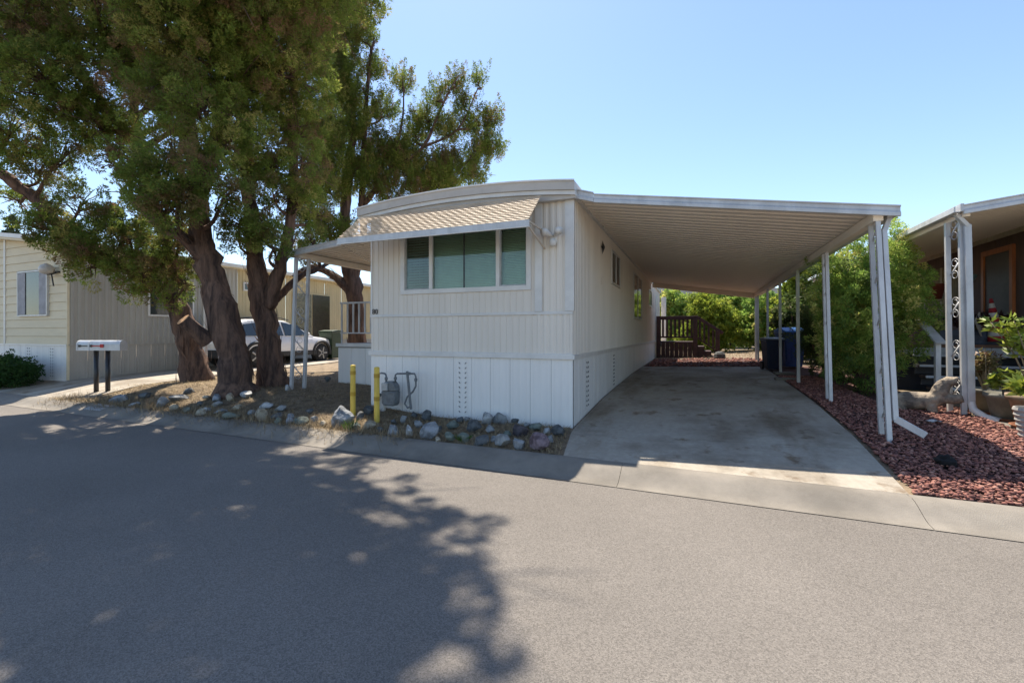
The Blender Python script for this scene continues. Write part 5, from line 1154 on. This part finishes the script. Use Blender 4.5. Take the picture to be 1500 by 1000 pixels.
plant(t3, 'tall branching plant with bright lime-green leaves in the tan pot', 13, 1.0, .42, (.10, .032), TY, 51, per=9)
plant(t1, 'dry twiggy yellowish plant in the grey-green pot', 16, .55, .22, (.06, .016), [(.16, .15, .05), (.25, .20, .08), (.20, .10, .06)], 52, per=8)
plant(t2, 'low green leafy plant in the tapered pot', 9, .30, .2, (.08, .03), TY, 53, per=8)
plant(t4, 'broad green leaves sprouting from the ribbed pot', 8, .45, .25, (.12, .04), TY, 54, per=8)
for q, lab in ((t2 + Vector((-.06, -.05, 0)), 'small solar stake light in the tapered grey-green pot'), (t3 + Vector((.10, -.08, 0)), 'small solar stake light in the large tan pot')):
    t = thing('solar_light', lab, 'garden light', q); MB().tube([q - Vector((0, 0, .05)), q + Vector((0, 0, .22))], .012, 8).build('stake', M_BLACK, t)
    MB().lathe([(.035, .22), (.05, .30), (.05, .305)], q, 12).build('lens', mat('solar_lens', (.55, .55, .52), .2), t); MB().lathe([(.06, .306), (.06, .33), (.03, .34)], q, 12).build('cap', M_BLACK, t)
# hippo statue: body, legs, raised open mouth
hp = gp(1352, 602); K_ = .74; mb = MB(); dx = Vector((.93, -.37, 0)); up_ = Vector((0, 0, 1)); H = lambda a, z: hp + dx * a * K_ + up_ * z * K_
mb.tube([H(-.46, .16), H(-.40, .17), H(-.25, .19), H(-.05, .20), H(.10, .22), H(.20, .27), H(.27, .33)], [.06, .10, .125, .125, .115, .10, .085], 14)
mb.tube([H(.18, .28), H(.24, .40), H(.28, .52), H(.36, .60), H(.47, .60)], [.085, .10, .085, .07, .06], 12)       # upper jaw thrown back
mb.tube([H(.20, .26), H(.30, .28), H(.42, .27), H(.55, .30)], [.085, .075, .07, .06], 12)                      # lower jaw
sdv = Vector((.37, .93, 0))
for a in (-.32, .12):
    for s_ in (-.065, .065): mb.tube([H(a, .14) + sdv * s_, H(a + .02, .0) + sdv * s_], [.058, .055], 10)
for s_ in (-.07, .07): mb.ell(H(.17, .50) + sdv * s_ * .8, (.02, .02, .03)); mb.ell(H(.27, .61) + sdv * s_ * .7, (.022, .022, .02)); mb.ell(H(.46, .655) + sdv * s_ * .5, (.03, .03, .025))
mb.tube([H(-.48, .2), H(-.54, .12)], [.03, .015], 6)
ho = mb.build('hippo_statue', M_STONE_ST, smooth=True); rm = ho.modifiers.new('remesh', 'REMESH'); rm.mode = 'VOXEL'; rm.voxel_size = .011; rm.use_smooth_shade = True; sm = ho.modifiers.new('smooth', 'SMOOTH'); sm.iterations = 4; sm.factor = .5
tag(ho, 'weathered stone hippo statue with its mouth wide open on the red rocks', 'statue')
# black glove like cloth on the rocks
p = gp(1385, 682); bm = bmesh.new(); bmesh.ops.create_icosphere(bm, subdivisions=3, radius=1)
for v in bm.verts: v.co = Vector((v.co.x * .075, v.co.y * .07, v.co.z * .06)) * (1 + .55 * noise.noise(v.co * 2.3 + Vector((4, 1, 2))))
me = bpy.data.meshes.new('cloth'); bm.to_mesh(me); bm.free(); o = link('cloth', me, mat('black_cloth', (.008, .008, .009), .95), smooth=True); o.location = p + Vector((0, 0, .04)); tag(o, 'crumpled black cloth lying on the red lava rocks', 'cloth')
for u, v, lab in ((1312, 621, 'torn white paper scrap on the rocks behind the downspout elbow'), (1367, 622, 'small grey paper scrap at the edge of the sunlit rocks'), (1318, 600, 'larger pale crumpled wrapper near the shrub foot')):
    p = gp(u, v); mb = MB(); rs = random.Random(u)
    vs_ = [(p.x + i * .05 - .075, p.y + j * .04 - .04, p.z + .04 + rs.uniform(0, .03)) for j in range(3) for i in range(4)]
    mb.add(vs_ + [(a, b, c_ - .006) for a, b, c_ in vs_], [(j * 4 + i, j * 4 + i + 1, j * 4 + i + 5, j * 4 + i + 4) for j in range(2) for i in range(3)] + [(12 + j * 4 + i + 4, 12 + j * 4 + i + 5, 12 + j * 4 + i + 1, 12 + j * 4 + i) for j in range(2) for i in range(3)]); tag(mb.build('litter_scrap', M_NOSE), lab, 'litter')
# things on the brown porch
hb_ = onX(1366, 425, 4.6)
t = thing('hanging_pot', 'terracotta red pot on a tall stand at the porch window', 'plant pot', (hb_.x, hb_.y, PZ)); MB().lathe([(.14, -.2), (.20, .08), (.22, .10), (.20, .12), (.02, .10)], hb_, 16).build('body', mat('red_pot', (.22, .05, .03), .7), t, smooth=True)
mb = MB()
for sx, sy in ((-.12, -.12), (.12, -.12), (-.12, .12), (.12, .12)): mb.bar((hb_.x + sx, hb_.y + sy, PZ), (hb_.x + sx, hb_.y + sy, hb_.z - .2), .025, .025, up=(0, 1, 0))
mb.box((hb_.x - .16, hb_.y - .16, hb_.z - .23), (hb_.x + .16, hb_.y + .16, hb_.z - .2)); mb.build('stand', mat('tan_stand', (.40, .33, .20), .6), t)['kind'] = 'stuff'
a = Vector((4.75, 11.15, PZ)); t = thing('planter_box', 'long blue-grey trough planter on the porch edge', 'planter', a)
MB().box((a.x - .55, a.y - .14, PZ), (a.x + .6, a.y + .14, PZ + .27)).build('trough', mat('blue_grey_trough', (.07, .09, .13), .6, var=.2), t, bevel=.01)
plant(a + Vector((.05, 0, .27)), 'dark purple-leaved plant filling the long trough planter', 26, .28, .5, (.09, .035), [(.03, .012, .014), (.06, .02, .022), (.09, .05, .04)], 61, per=10, nod=5)
a = Vector((4.25, 11.2, PZ)); t = thing('wooden_crate', 'tan wooden box at the top of the porch steps', 'box', a); MB().box((a.x - .12, a.y - .16, PZ), (a.x + .06, a.y + .16, PZ + .3)).build('box_body', mat('tan_wood', (.32, .22, .12), .7, var=.2), t, bevel=.008)
ws = onX(1461, 465, 5.05); t = thing('windsock', 'furled red and white striped flag leaning by the orange door', 'flag', (ws.x, ws.y, ws.z - .5))
for k in range(9):
    z0 = ws.z - .42 + k * .085; r0 = .13 - .012 * k; MB().tube([(ws.x - .01 * k, ws.y, z0), (ws.x - .01 * (k + 1), ws.y, z0 + .085)], [r0, r0 - .012], 10).build('stripe', mat('flag_red', (.40, .02, .03), .7) if k % 2 == 0 else mat('flag_white', (.65, .62, .58), .7), t, smooth=True)
sb = onX(1431, 470, 4.7); mb = MB(); mb.profile([(-.16, 0), (.20, -.28), (.10, .16)], sb, (0.6, .8, 0), (0, 0, 1), (.8, -.6, 0), .02)
tag(mb.build('folded_sign', mat('off_white_board', (.55, .53, .48), .6), fix=True), 'off-white triangular board propped on the porch', 'board')
mb = MB(); a = onX(1418, 403, 4.9); tag(MB().lathe([(.05, -.16), (.13, -.04), (.13, .0), (.02, .0)], a, 14).tube([a, a + Vector((0, 0, .6))], .006, 5).build('hanging_basket', mat('teal_basket', (.12, .20, .20), .6)), 'small teal hanging basket under the porch awning', 'basket')
